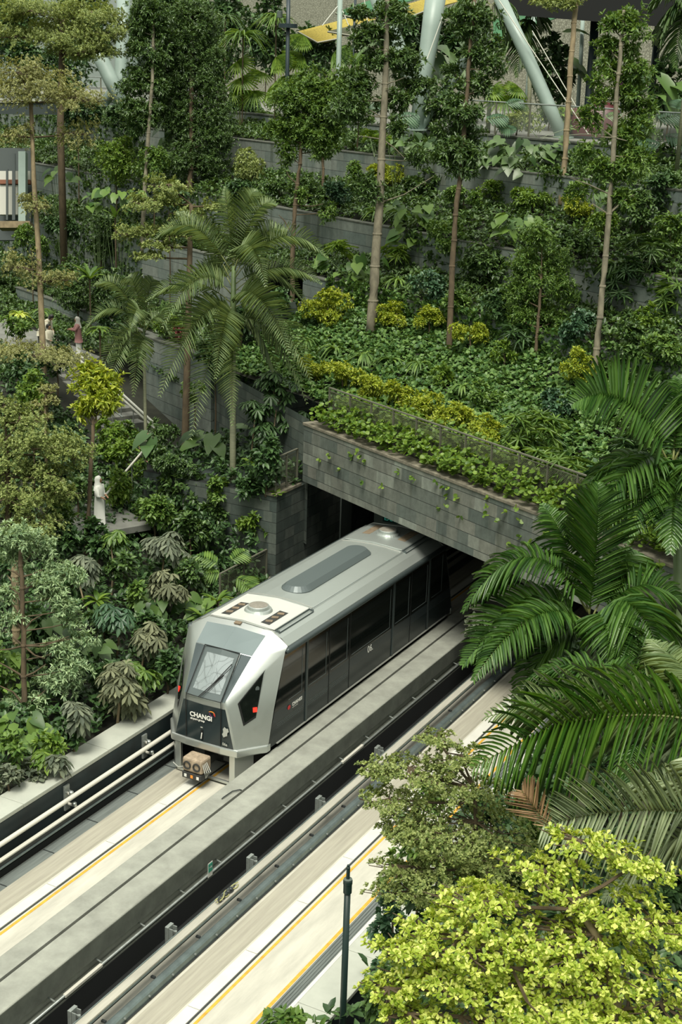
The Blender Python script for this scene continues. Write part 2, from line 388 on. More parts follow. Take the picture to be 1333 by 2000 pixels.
slab_grid('hill_first_terrace_ground', 'soil', -17.3, 15, 6.7, 9, 8.85, 9.35); slab_grid('hill_first_terrace_left_ground', 'soil', -70, -17.3, 6.7, 9, 8.7, 9.0)
wallblock('wall_terrace_middle', 'terrace_stone', -70, 15, 9.0, 9.3, 8.4, 10.74, 'trim_terrace_middle_ledge', topmat='ledge_stone', over=.02, ledge=.07)
slab_grid('hill_second_terrace_ground', 'soil', -70, 15, 9.3, 12.5, 10.70, 11.7)
wallblock('wall_terrace_upper', 'terrace_stone', -75, 15, 12.5, 12.8, 11.0, 12.98, 'trim_terrace_upper_ledge', topmat='ledge_stone', over=.02, ledge=.07)
slab_grid('hill_third_terrace_ground', 'soil', -75, 15, 12.8, 15.5, 12.95, 13.45)
wallblock('wall_terrace_top', 'terrace_stone', -75, 15, 15.5, 15.8, 12.9, 13.98, 'trim_terrace_top_ledge', topmat='ledge_stone', over=.03, ledge=.09)
slab_grid('top_deck_floor', 'paving', -85, 18, 15.8, 50, 14.0, 14.0)
wallblock('wall_recess_back', 'tunnel_dark', -17.6, -13.8, 8.6, 8.8, 2.0, 9.25)  # near-black wall and sides, the recess's shade is put into their colour
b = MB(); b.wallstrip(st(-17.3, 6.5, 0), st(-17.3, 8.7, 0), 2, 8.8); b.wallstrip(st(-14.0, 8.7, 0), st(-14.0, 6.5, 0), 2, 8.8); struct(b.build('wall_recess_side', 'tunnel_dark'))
# slope that closes the hillside beside the path
b = MB()
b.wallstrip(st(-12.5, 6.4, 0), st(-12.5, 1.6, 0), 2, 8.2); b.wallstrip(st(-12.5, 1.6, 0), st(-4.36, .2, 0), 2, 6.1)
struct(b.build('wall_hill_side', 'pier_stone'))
# ---- ground left of the tracks
def left_z(x, y):
    return min(5.0, .75 + .27 * max(0.0, -x - 3.5))
b = MB(); xs = np.concatenate([np.linspace(-2.26, -20, 14), np.linspace(-24, -70, 8)]); ys = np.linspace(-20, 62, 34)
for y in ys:
    for x in xs: b.v.append((x, y, left_z(x, y)))
nx = len(xs)
for j in range(len(ys) - 1):
    for i in range(nx - 1):
        c = ((xs[i] + xs[i + 1]) / 2, (ys[j] + ys[j + 1]) / 2)
        if to_st((c[0], c[1], 0))[1] < 8 and not (c[0] > -9 and c[1] > 9.0):
            b.f.append((j * nx + i + 1, j * nx + i, (j + 1) * nx + i, (j + 1) * nx + i + 1))
struct(b.build('ground_left', 'soil'))
# ---- ground right of the tracks, rising to the hillside
b = MB(); xs = np.linspace(7.02, 40, 10); ys = np.linspace(-24, 6, 12)
def right_z(x, y): return -1.1 + .09 * (x - 7) + .25 * max(0, y + 4)
for y in ys:
    for x in xs: b.v.append((x, y, right_z(x, y)))
for j in range(len(ys) - 1):
    for i in range(len(xs) - 1): b.f.append((j * 10 + i, j * 10 + i + 1, (j + 1) * 10 + i + 1, (j + 1) * 10 + i))
struct(b.build('ground_right', 'soil'))
def ground_z(p):
    s, t = to_st(p)
    if t > .46 and s > -4.3 or t > 6.4: return ter_z(t)
    if p[0] > 7: return right_z(p[0], p[1])
    if t > 1.6 and s > -12.5: return ter_z(t)
    if p[0] < -4 and p[1] > 9.4 and p[0] > -9: return 3.96
    return left_z(p[0], p[1]) if p[0] < -2.26 else 0.0

# ---- stepped path on the left, with its side wall
LP = at(205, 1012, 44); LZ = 2.75
b = MB(); b.obox((-10.4, 7.9, LZ - .1), (2.0, -.97, 0), (.6, 1.2, 0), (0, 0, .1)); struct(b.build('path_landing_floor', 'paving'))
b = MB()                                           # upper landing and flight of steps
A0, A1 = np.array([-18.6, 17.6, 5.0]), np.array([-13.4, 14.4, 3.6])
for k in range(10):
    f = k / 10; c = A0 * (1 - f) + A1 * f
    b.obox((c[0], c[1], c[2] - .6), HE * .29, HN * .85, (0, 0, .6))
struct(b.build('path_stair_floor', 'paving'))
b = MB(); b.obox((-24, 20.2, 4.93), HE * 6.2, HN * 1.4, (0, 0, .1)); struct(b.build('path_upper_floor', 'paving'))
b = MB()
B0, B1 = np.array([-12.6, 13.6, 3.4]), np.array([-11.6, 9.6, 2.85])
for k in range(5):
    f = k / 5; c = B0 * (1 - f) + B1 * f
    d = (B1 - B0) / 5
    b.obox((c[0], c[1], c[2] - .5), (.75, .12, 0), (d[0] * .55, d[1] * .55, 0), (0, 0, .5))
struct(b.build('path_lower_stair_floor', 'paving'))
wallblock('wall_stair_side', 'terrace_stone', -17.6, -12.55, 1.5, 1.8, 2.2, 6.3, 'trim_stair_side_ledge', topmat='ledge_stone', over=.03, ledge=.08)
slab_grid('stair_side_planter_ground', 'soil', -17.6, -12.5, 1.8, 6.4, 6.2, 6.5)
wallblock('wall_path_planter', 'terrace_stone', -34, -19.5, 3.2, 3.45, 4.6, 5.75, 'trim_path_planter_ledge', topmat='ledge_stone', over=.03, ledge=.07)
slab_grid('path_planter_ground', 'soil', -34, -19.5, 3.45, 6.4, 5.7, 6.0)

def GD(px, py, lift=.5, lo=14.0, hi=100.0):
    """distance at which the line of sight through a photo point comes within lift of the ground"""
    D = lo
    while D < hi:
        p = at(px, py, D)
        if p[2] <= ground_z(p) + lift: return D
        D += .08
    return hi
# ================================================================== TRAIN
def body_paint(name, col, rough, metal):
    mt, nt, b_ = nodes(name); b_.inputs['Base Color'].default_value = (*col, 1); b_.inputs['Roughness'].default_value = rough; b_.inputs['Metallic'].default_value = metal
    no = N(nt, 'ShaderNodeTexNoise'); no.inputs['Scale'].default_value = 9; no.inputs['Detail'].default_value = 6
    r_ = N(nt, 'ShaderNodeMapRange'); r_.inputs['To Min'].default_value = rough - .05; r_.inputs['To Max'].default_value = rough + .07
    tcn = N(nt, 'ShaderNodeTexCoord'); nt.links.new(tcn.outputs['Object'], no.inputs[0]); nt.links.new(no.outputs['Fac'], r_.inputs[0]); nt.links.new(r_.outputs[0], b_.inputs['Roughness'])
body_paint('silver_paint', (.54, .57, .54), .30, .80)
body_paint('roof_silver', (.47, .515, .485), .40, .65)
body_paint('roof_white', (.54, .555, .51), .5, .1)
plain('dark_panel', (.020, .030, .032), .14, spec=.5)
plain('car_panel', (.012, .019, .020), .22, spec=.4)
plain('car_band', (.022, .030, .032), .28, spec=.4)
plain('car_glass', (.006, .008, .007), .05, spec=.45)
plain('car_edge', (.05, .065, .065), .4, metal=.3)
plain('tint_glass', (.20, .25, .25), .10, spec=1.0, metal=.35)
plain('wind_glass', (.085, .11, .115), .05, spec=1.0, metal=.35)
plain('door_glass', (.42, .47, .47), .05, spec=1.0, metal=.75)
plain('seal_black', (.006, .007, .007), .5)
plain('under_black', (.010, .011, .011), .7)
plain('logo_white', (.75, .75, .70), .5); plain('logo_red', (.55, .03, .03), .5); plain('logo_orange', (.75, .27, .03), .5); plain('logo_purple', (.12, .03, .14), .5)
plain('logo_grey', (.40, .41, .37), .5)
plain('rust_box', (.34, .27, .19), .7, noise=.35, scale=9); plain('coupler_dark', (.03, .032, .03), .6)
plain('roof_brown', (.19, .145, .095), .7, noise=.3, scale=7); plain('fan_mesh', (.23, .215, .18), .5, noise=.2, scale=20); plain('hatch_grey', (.10, .125, .125), .4, metal=.2)
plain('sill_steel', (.45, .46, .42), .4, metal=.5)
mt, nt, b_ = nodes('red_lamp'); b_.inputs['Base Color'].default_value = (.7, .02, .01, 1); b_.inputs['Emission Color'].default_value = (1, .03, .015, 1); b_.inputs['Emission Strength'].default_value = .9

train = thing('train', 'silver driverless train car coming out of the tunnel mouth on the left track', 'train', (0, 5.5, 0))
YC = 5.5
def both(v): return [v, (v[0], 2 * YC - v[1], v[2])]
V = dict(S0=(0, 1.1, 3.62), S1=(.91, 1.1, 3.565), S2=(1.375, 1.06, 3.29), G0=(0, .90, 3.535), G1=(.84, .90, 3.49),
         M0=(0, .30, 3.16), M1=(.795, .36, 3.13), W0=(0, -.50, 2.19), W1=(.57, -.46, 2.2), P0=(0, -.51, 2.03), P1=(.64, -.47, 2.03),
         K0=(0, -.51, 1.06), K1=(.86, -.47, 1.06), B2=(1.40, .19, 1.05), R=(1.40, .90, 3.22), C1=(1.40, .43, 1.92))
def mx(p, sx, rear=False):
    x, y, z = p; return (x * sx, 2 * YC - y if rear else y, z)
def face(b, names, sx, rear, out=0.0):
    pts = [np.array(mx(V[n] if isinstance(n, str) else n, sx, rear), float) for n in names]
    if (sx < 0) != rear: pts = pts[::-1]
    if out:
        nrm = np.cross(pts[1] - pts[0], pts[2] - pts[0]); nrm /= np.linalg.norm(nrm); pts = [p + nrm * out for p in pts]
    b.poly(pts)
def lerp(a, c, f): return tuple(np.asarray(a) * (1 - f) + np.asarray(c) * f)
for rear in (False, True):
    b = MB()
    for sx in (1, -1):
        face(b, ['K1', 'B2', 'C1', 'P1'], sx, rear); face(b, ['P1', 'C1', 'R'], sx, rear)
        face(b, ['P1', 'R', 'S2', 'M1', 'W1'], sx, rear); face(b, ['M1', 'S2', 'S1', 'G1'], sx, rear)
        face(b, ['G0', 'G1', 'S1', 'S0'], sx, rear)
        face(b, ['K0', 'K1', 'P1', 'P0'], sx, rear); face(b, ['P0', 'P1', 'W1', 'W0'], sx, rear)
        face(b, ['W0', 'W1', 'M1', 'M0'], sx, rear); face(b, ['M0', 'M1', 'G1', 'G0'], sx, rear)
    nose = b.build('nose_shell', 'silver_paint', train)
    bm_ = bmesh.new(); bm_.from_mesh(nose.data); bmesh.ops.remove_doubles(bm_, verts=bm_.verts, dist=.002); bmesh.ops.recalc_face_normals(bm_, faces=bm_.faces); bm_.to_mesh(nose.data); bm_.free()
    bv = nose.modifiers.new('bevel', 'BEVEL'); bv.width = .05; bv.segments = 4; bv.limit_method = 'ANGLE'; bv.angle_limit = math.radians(31); nose.data.polygons.foreach_set('use_smooth', [True] * len(nose.data.polygons)); nose.data.set_sharp_from_angle(angle=math.radians(52))
    # glazing, dark front panel, corner windows
    tint = MB(); dark = MB()
    for sx in (1, -1):
        face(tint, [lerp(V['M0'], V['G0'], .02), lerp(V['M1'], V['G1'], .02), V['G1'], V['G0']], sx, rear, .006)
        a0, a1, c0, c1 = V['W0'], V['W1'], V['M0'], V['M1']
        side = MB(); face(side, [lerp(a0, a1, .86), a1, c1, lerp(c0, c1, .63)], sx, rear, .008); side.build('windscreen_side_glass', 'wind_glass', train)
        face(dark, [V['K0'], lerp(V['K0'], V['K1'], .965), lerp(V['P0'], V['P1'], .93), V['P0']], sx, rear, .006)
    tint.build('windscreen_top_panel', 'tint_glass', train)
    fp = dark.build('lower_front_panel', 'dark_panel', train)
    dr = MB(); dg_ = MB(); sl = MB()
    for sx in (1, -1):
        a0, a1, c0, c1 = V['W0'], V['W1'], V['M0'], V['M1']
        top0, top1 = lerp(c0, c1, 0), lerp(c0, c1, .61); bo0, bo1 = a0, lerp(a0, a1, .85)
        face(dr, [bo0, bo1, top1, top0], sx, rear, .010)
        q = lambda u, v: tuple((np.asarray(lerp(bo0, bo1, u))) * (1 - v) + np.asarray(lerp(top0, top1, u)) * v)
        nu, nv, i0 = 8, 10, len(dg_.v); sgn_n = np.array([0, -.69 if not rear else .69, .72])
        for iv in range(nv + 1):
            for iu in range(nu + 1):
                u_, v_ = iu / nu, iv / nv; p_ = np.array(mx(q(.80 * u_, .13 + .75 * v_), sx, rear)); p_ = p_ + sgn_n * (.016 + .03 * (1 - u_ * u_) * (1 - (2 * v_ - 1) ** 2) * .8)
                dg_.v.append(tuple(p_))
        for iv in range(nv):
            for iu in range(nu):
                a_ = i0 + iv * (nu + 1) + iu; f4 = (a_, a_ + 1, a_ + nu + 2, a_ + nu + 1); dg_.f.append(f4 if (sx > 0) != rear else f4[::-1])
    door = dr.build('emergency_door', 'hatch_grey', train); gl_ = dg_.build('door_glass', 'door_glass', door, smooth=True); bm_ = bmesh.new(); bm_.from_mesh(gl_.data); bmesh.ops.remove_doubles(bm_, verts=bm_.verts, dist=.003); bm_.to_mesh(gl_.data); bm_.free()
    yy = (lambda y: 2 * YC - y) if rear else (lambda y: y)
    o_ = -.012
    for sx in (1, -1):
        p = [(.49 * sx, -.505, 1.08), (.50 * sx, -.505, 2.04), (.49 * sx, -.50, 2.2), (.50 * sx, .31, 3.17)]
        sl.tube([(x, yy(y + o_), z + .008) for x, y, z in p], .011, 6)
    sl.tube([(-.5, yy(.30), 3.175), (.5, yy(.30), 3.175)], .012, 6)
    sl.tube([(-.5, yy(-.51), 2.2), (.5, yy(-.51), 2.2)], .008, 6)
    sl.build('door_seal', 'seal_black', train)
    for sx in (1, -1):
        A = np.array(mx(V['K1'], sx, rear)); Bp = np.array(mx(V['B2'], sx, rear)); Pp = np.array(mx(V['P1'], sx, rear))
        # corner window: five-sided pane in the corner facet
        nrm = np.cross(Bp - A, Pp - A); nrm /= np.linalg.norm(nrm)
        if nrm[0] * sx < 0: nrm = -nrm
        def onf(px, py):
            d = ray(px, py); P_ = CAM + d * (((np.array(V['K1']) - CAM) @ nF) / (d @ nF)); return P_
        a_, b2_, p_ = np.array(V['K1']), np.array(V['B2']), np.array(V['P1']); nF = np.cross(b2_ - a_, p_ - a_); nF /= np.linalg.norm(nF)
        pts = [onf(320 + x * .22506, 1180 + y * .22506) for x, y in ((885, 565), (868, 600), (800, 985), (692, 1058), (642, 865))]
        pts = [np.array(mx(p, sx, rear)) + nrm * .008 for p in pts]
        ctr = sum(pts) / 5
        fr = MB(); fr.poly(pts if (sx > 0) != rear else pts[::-1]); cw = fr.build('corner_window_frame', 'seal_black', train)
        gl = MB(); ins = [ctr + (p - ctr) * .88 + nrm * .004 for p in pts]; gl.poly(ins if (sx > 0) != rear else ins[::-1]); gl.build('corner_window_pane', 'car_glass', cw)
        l1 = ctr * .45 + pts[2] * .55 + nrm * .012; e1 = (Bp - A) / np.linalg.norm(Bp - A)
        lm = MB(); lm.obox(l1 - np.array([0, 0, .02]), e1 * .05, np.array([0, 0, .06]), nrm * .01); lm.build('tail_lamp', 'red_lamp', cw)
        l2 = ctr * .62 + pts[1] * .38 + nrm * .01
        lm = MB(); i0 = len(lm.v)
        lm.poly([l2 + e1 * .05 * math.cos(t) + np.array([0, 0, .07]) * math.sin(t) for t in np.linspace(0, 2 * PI, 14)[:-1]][::1]); lm.build('lamp_lens', 'hatch_grey', cw)
    # bumper and fairing legs
    bm = MB(); po = [(-1.42, .28), (-1.41, .12), (-.95, -.50), (-.5, -.55), (.5, -.55), (.95, -.50), (1.41, .12), (1.42, .28)]
    bm.prism([(x, yy(y)) for x, y in (po if not rear else po[::-1])], .86, 1.055); bm.build('bumper', 'silver_paint', train, bevel=.03)
    for sx in (1, -1):
        pl = [(.70 * sx, yy(-.46)), (.86 * sx, yy(-.46)), (1.16 * sx, yy(-.08)), (1.04 * sx, yy(-.04)), (.78 * sx, yy(-.36)), (.70 * sx, yy(-.36))]
        if (sx < 0) != rear: pl = pl[::-1]
        MB().prism(pl, .12, .87).build('skirt_leg', 'silver_paint', train, bevel=.012)
    MB().box(-.82, .82, min(yy(-.44), yy(-.38)), max(yy(-.44), yy(-.38)), .06, .13).build('skirt_bar', 'silver_paint', train, bevel=.01)
    if not rear:
        # writing on the lower front panel
        fx, fz = np.array([1, 0, 0.0]), np.array([0, 0.0, 1])
        text_mesh('front_lettering', 'CHANGI', .165, 'logo_white', train, (-.375, -.533, 1.665), (1, 0, 0), (0, 0, 1), offset=.006)
        text_mesh('front_small_lettering', 'airport group', .075, 'logo_white', train, (-.36, -.533, 1.585), (1, 0, 0), (0, 0, 1), offset=.002)
        text_mesh('front_number', '06a', .10, 'logo_grey', train, (.545, -.518, 1.12), (1, -.02, 0), (0, 0, 1), offset=.002)
        sw = MB()
        for nm, mt_, r0, a0, a1, cx, cz, w in (('logo_swoosh', 'logo_orange', .10, .2, 2.7, .25, 1.85, .035), ('logo_swoosh', 'logo_red', .085, -.5, 1.3, .27, 1.83, .045), ('logo_swoosh', 'logo_purple', .105, 2.6, 4.9, .29, 1.86, .028)):
            s_ = MB(); n_ = 14
            for k in range(n_):
                t0, t1 = a0 + (a1 - a0) * k / n_, a0 + (a1 - a0) * (k + 1) / n_
                w0, w1 = w * math.sin(PI * (k + .15) / (n_ + .3)), w * math.sin(PI * (k + 1.15) / (n_ + .3))
                P3 = lambda r_, t: (cx + r_ * math.cos(t), -.535, cz + r_ * .8 * math.sin(t))
                s_.quad(P3(r0 - w0, t0), P3(r0, t0), P3(r0, t1), P3(r0 - w1, t1))
            s_.build(nm, mt_, train)
        isl = [(.0, .0), (.05, .07), (.03, .16), (.09, .24), (.16, .20), (.22, .22), (.25, .12), (.20, .08), (.19, -.02), (.10, -.06), (.06, -.09)]
        MB().poly([(.535 + x * .75, -.519 + .03 * x, 1.40 + z * .85) for x, z in isl]).build('map_emblem', 'logo_grey', train)
        h = MB(); h.box(-.06, .0, -.54, -.52, 1.13, 1.36); hb = h.build('front_latch', 'seal_black', train); MB().obox((-.03, -.545, 1.22), (.012, 0, .0), (0, .008, 0), (.012, 0, .08)).build('latch_handle', 'logo_white', hb)
        MB().obox((-.04, -.525, 1.43), (.03, 0, 0), (0, .004, 0), (0, 0, .012)).build('latch_plate', 'logo_grey', train)
        # wiper
        w = MB(); w.tube([(-.10, -.58, 2.24), (.30, -.10, 2.72)], .012, 6); w.tube([(-.06, -.58, 2.24), (.30, -.14, 2.68)], .008, 6); w.tube([(.12, -.33, 2.50), (.42, .08, 2.96)], .012, 6)
        w.build('windscreen_wiper', 'seal_black', train)
        # coupler
        cp = MB(); cp.extr([], 0, 0) if False else None
        cb = MB(); cb.box(-.30, .26, -.97, -.55, .42, .78); co = cb.build('coupler_head', 'rust_box', train, bevel=.05)
        for cx in (-.15, .12):
            k = MB(); ring = [(.105, .0), (.105, .03), (.075, .03), (.07, -.02)]
            n = 16; i0 = len(k.v)
            for r_, d_ in ring:
                for j in range(n): k.v.append((cx + r_ * math.cos(2 * PI * j / n), -.972 - d_, .60 + r_ * math.sin(2 * PI * j / n)))
            for q_ in range(3):
                for j in range(n): k.f.append((q_ * n + j, (q_ * n + (j + 1) % n), (q_ + 1) * n + (j + 1) % n, (q_ + 1) * n + j))
            k.f.append(tuple(3 * n + j for j in range(n))); k.build('coupler_socket', 'coupler_dark', co)
        lb = MB(); lb.box(-.29, .25, -.99, -.60, .25, .41); lo = lb.build('coupler_box', 'coupler_dark', train, bevel=.015)
        for cx, m_ in ((-.19, 'logo_white'), (-.01, 'logo_orange'), (.16, 'logo_white')):
            MB().box(cx - .035, cx + .035, -.997, -.992, .29, .37).build('coupler_mark', m_, lo)
        cab = MB()
        for k in range(4): cab.tube([(.24, -.9 + .05 * k, .7), (.34 + .02 * k, -.95 + .05 * k, .5), (.30, -.85, .32), (.22, -.7, .3)], .012, 6)
        cab.tube([(-.3, -.8, .45), (-.5, -.85, .40), (-.68, -.8, .45)], .012, 6); cab.build('coupler_cable', 'logo_grey', train)
        MB().box(-.1, .1, -.6, .5, .42, .62).build('coupler_shank', 'coupler_dark', train)
        ug = MB()
        for x0, x1, y0, y1, z0, z1 in ((.3, .62, -.1, .3, .45, .8), (-.62, -.3, 0, .4, .4, .82), (.2, .5, -.2, 0, .62, .8), (-.2, .1, .1, .5, .65, .84)): ug.box(x0, x1, y0, y1, z0, z1)
        ug.build('under_equipment', 'coupler_dark', train, bevel=.02)
# body between the noses
MB().box(-1.18, 1.18, .35, 2 * YC - .35, .12, .95).build('undercarriage', 'under_black', train)
rf = MB(); prof = [(1.40, 3.12), (1.375, 3.29), (1.18, 3.44), (.91, 3.545), (.5, 3.60), (0, 3.62)]
prof2 = prof + [(-x, z) for x, z in prof[-2::-1]]
for k in range(len(prof2) - 1):
    (xa, za), (xb, zb) = prof2[k], prof2[k + 1]
    rf.quad((xa, 1.08, za), (xa, 2 * YC - 1.08, za), (xb, 2 * YC - 1.08, zb), (xb, 1.08, zb))
roof = rf.build('roof', 'roof_silver', train)
SEG = [(1.95, 3.1), (3.1, 4.22), (4.22, 6.70), (6.78, 7.87), (7.87, 9.05)]
for sx in (1, -1):
    X = 1.40 * sx
    pl = MB(); bd = MB(); gl = MB()
    def slant(z): return .19 + (z - 1.05) * (.9 - .19) / (3.19 - 1.05)
    def strip(b, z0, z1, x):
        a, c = slant(z0), slant(z1); q = [(x, a, z0), (x, 2 * YC - a, z0), (x, 2 * YC - c, z1), (x, c, z1)]
        b.poly(q if sx > 0 else q[::-1])
    strip(pl, .93, 1.5, X); strip(bd, 1.5, 1.77, X); strip(gl, 1.77, 3.16, X)
    sp = pl.build('side_lower_panel', 'car_panel', train); bd.build('side_band', 'car_band', train); gl.build('side_window', 'car_glass', train)
    ra = MB(); ra.tube([(X + .012 * sx, .93, 3.18), (X + .02 * sx, 1.0, 3.21), (X + .02 * sx, 2 * YC - 1.0, 3.21), (X + .012 * sx, 2 * YC - .93, 3.18)], [.04, .075, .075, .04], 10); ra.build('roof_rail', 'car_edge', train, smooth=True)
    MB().box(min(X, X + .035 * sx), max(X, X + .035 * sx), .55, 2 * YC - .55, .925, .95).build('side_sill', 'sill_steel', train)
    for y0 in (1.92, 6.72, 2 * YC - 1.98):
        MB().box(min(X, X + .022 * sx), max(X, X + .022 * sx), y0, y0 + .085, .96, 3.15).build('door_post', 'car_edge', train)
    for y0 in (3.12, 4.22, 7.87, 9.0):
        MB().box(min(X, X + .008 * sx), max(X, X + .008 * sx), y0, y0 + .022, .96, 3.13).build('panel_gap', 'seal_black', train)
    for a, c in SEG + [(9.15, 10.1), (.98, 1.88)]:
        fr = MB(); w = .018; x0, x1 = sorted((X, X + .006 * sx))
        fr.box(x0, x1, a + .12, c - .12, 1.86, 1.874); fr.box(x0, x1, c - .15, c - .136, 1.86, 3.0)
        fr.build('window_trim', 'hatch_grey', train)
    pf = MB()
    for a, c in ((.55, 1.9), (2.03, 3.1), (3.18, 4.2)):
        for r_ in range(3):
            for k in range(int((c - a) / .05)):
                y = a + .05 * k + .025 * (r_ % 2); x0, x1 = sorted((X + .001 * sx, X + .004 * sx)); pf.box(x0, x1, y, y + .02, 1.33 + r_ * .05, 1.35 + r_ * .05)
    pf.build('perforated_band', 'hatch_grey', sp)
tx = 1.41
text_mesh('side_number', '06.', .27, 'logo_white', train, (tx, 5.25, 1.58), (0, 1, 0), (0, 0, 1))
text_mesh('side_lettering', 'CHANGI', .125, 'logo_white', train, (tx, 1.27, 1.63), (0, 1, 0), (0, 0, 1), offset=.004)
text_mesh('side_small_lettering', 'airport group', .05, 'logo_grey', train, (tx, 1.28, 1.575), (0, 1, 0), (0, 0, 1))
MB().poly([(tx, 1.12 + .07 * math.cos(t), 1.66 + .06 * math.sin(t)) for t in np.linspace(0, 2 * PI, 12)[:-1]]).build('side_logo_mark', 'logo_red', train)
# roof units
for rear in (False, True):
    yy = (lambda y: 2 * YC - y) if rear else (lambda y: y)
    pn = MB(); ys = sorted((yy(1.16), yy(2.86)))
    pn.extr([(-.93, 3.56), (-.91, 3.585), (0, 3.65), (.91, 3.585), (.93, 3.56)], ys[0], ys[1])
    unit = pn.build('air_conditioner_panel', 'roof_white' if not rear else 'roof_silver', train, bevel=.012)
    fn = MB(); fn.lathe((0, yy(1.93), 3.63), [(.36, 0), (.33, .05), (.28, .06), (.265, .13), (.25, .14)], 28); fn.build('fan_housing', 'roof_silver', train, smooth=False)
    fm = MB(); fm.lathe((0, yy(1.93), 3.771), [(.24, 0), (.1, .012), (.02, .015)], 24); fm.build('fan_grille', 'fan_mesh', train)
    for sx in (1, -1):
        v = MB(); y = sorted((yy(1.30), yy(2.22))); x = sorted((.45 * sx, .70 * sx))
        v.poly([(x[0], y[0], 3.648 - abs(x[0]) * .07 + .004), (x[1], y[0], 3.648 - abs(x[1]) * .07 + .004), (x[1], y[1], 3.648 - abs(x[1]) * .07 + .004), (x[0], y[1], 3.648 - abs(x[0]) * .07 + .004)])
        vo = v.build('vent_opening', 'roof_brown' if rear else 'coupler_dark', train)
        if not rear:
            k = MB(); xc = .575 * sx
            for q_ in range(3): k.obox((xc, 1.5 + .28 * q_, 3.617), (.08, .03, 0), (-.02, .06, 0), (0, 0, .006))
            k.build('vent_grating', 'roof_brown', vo)
    st_ = MB(); y = sorted((yy(1.2), yy(2.86)))
    for x0, z in ((.93, 3.56), (1.05, 3.515)): st_.box(x0, x0 + .012, y[0], y[1], z - .02, z + .012)
    st_.box(.93, 1.06, y[0], y[0] + .012, 3.50, 3.565); st_.box(.93, 1.06, y[1] - .012, y[1], 3.50, 3.565)
    st_.build('roof_hatch_trim', 'hatch_grey', train)
    sm = MB(); sm.tube([(-.95, yy(2.98), 3.55), (-.5, yy(2.98), 3.605), (0, yy(2.98), 3.625), (.5, yy(2.98), 3.605), (.95, yy(2.98), 3.55), (1.37, yy(1.1), 3.30)][:5], .014, 6)
    sm.tube([(-1.375, yy(1.06), 3.30), (-.91, yy(1.10), 3.572), (0, yy(1.1), 3.628), (.91, yy(1.10), 3.572), (1.375, yy(1.06), 3.30)], .010, 6)
    sm.build('roof_seam', 'sill_steel', train)
hp = []
for k in range(24):
    t = 2 * PI * k / 24; cx, cy = math.cos(t), math.sin(t)
    hp.append((.42 * cx, (1.62 + .42 * cy) if cy > 0 else (-1.62 + .42 * cy)))
hh = MB(); i0 = 0
for sc_, z in ((1.0, 3.59), (1.0, 3.63), (.70, 3.75)):
    for x, y in hp:
        yc = 1.62 if y > 0 else -1.62
        hh.v.append((x * sc_, 5.48 + yc + (y - yc) * sc_ if abs(y) > 1.62 else 5.48 + y, z))
n = len(hp)
for q_ in range(2):
    for j in range(n): hh.f.append((q_ * n + j, q_ * n + (j + 1) % n, (q_ + 1) * n + (j + 1) % n, (q_ + 1) * n + j))
hh.f.append(tuple(2 * n + j for j in range(n))); hh.build('roof_hatch', 'hatch_grey', train)
MB().tube([(.98, 1.1, 3.555), (.98, 2 * YC - 1.1, 3.555)], .006, 5).build('roof_groove', 'hatch_grey', train)
for y in (1.28,): MB().obox((-.02, 1.02, 3.60), (.09, 0, 0), (0, .05, .012), (0, 0, .012)).build('roof_bracket', 'roof_brown', train)
# ================================================================== TRACKSIDE EQUIPMENT
def run(name, mat, prof_or_r, pts=None, **k):
    pass
pipe = MB().tube([(-1.37, Y0, .70), (-1.37, 30, .70)], .055, 10).build('power_rail_pipe', 'white_pipe', smooth=True)
tag(pipe, 'thick pale upper pipe running along the dark wall left of the train', 'pipe')
pr = thing('power_rail', 'pale lower conductor rail under the thick pipe along the left wall', 'rail', (-1.24, -8, .42))
MB().box(-1.29, -1.19, Y0, 30, .42, .46).build('rail_cap', 'white_pipe', pr, bevel=.008)
MB().box(-1.26, -1.22, Y0, 30, .30, .42).build('rail_web', 'rail_dark', pr); MB().box(-1.30, -1.18, Y0, 30, .27, .30).build('rail_foot', 'rail_steel', pr)
names = ['in the lower corner of the view', 'second along the wall from the lower corner', 'closest to the train nose']
def left_bracket(y, label):
    r = thing('rail_bracket', label, 'bracket', (-1.58, y, .3), 'brackets on the left wall')
    MB().box(-1.598, -1.55, y - .09, y + .09, .30, .92).build('back_plate', 'galvanised', r, bevel=.006)
    for z in (.72, .46):
        MB().tube([(-1.55, y, z), (-1.432 if z > .6 else -1.31, y, z)], .035, 8).build('insulator', 'white_pipe', r)
        MB().lathe((-1.44 if z > .6 else -1.36, y, z + .0), [(.05, 0), (.055, .07), (.03, .09)], 10).build('clamp', 'galvanised', r)
        for s_ in (-1, 1): MB().tube([(-1.55, y + .06 * s_, z + .05), (-1.50, y + .06 * s_, z + .05)], .014, 6).build('bolt', 'galvanised', r)
left_bracket(-3.70, 'metal bracket holding the pipes on the left wall nearer the picture edge'); left_bracket(-.74, 'metal bracket holding the pipes on the left wall beside the train nose')
# conduit under the walkway beam
cd = thing('conduit_pipe', 'long thin grey conduit clipped beneath the edge of the concrete walkway beam', 'pipe', (2.58, -8, .2))
MB().tube([(2.58, Y0, .2), (2.58, 30, .2)], .03, 8).build('pipe', 'galvanised', cd, smooth=True)
for k in range(22):
    y = -17.4 + 1.375 * k
    c_ = MB(); c_.tube([(2.42, y, .27), (2.58, y, .235)], .016, 6); c_.build('pipe_clip', 'galvanised', cd)
for y in (-8.35, 2.3): MB().obox((2.585, y, .20), (.035, 0, 0), (0, .55, 0), (0, 0, .035)).build('pipe_sleeve', 'white_pipe', cd, bevel=.01)
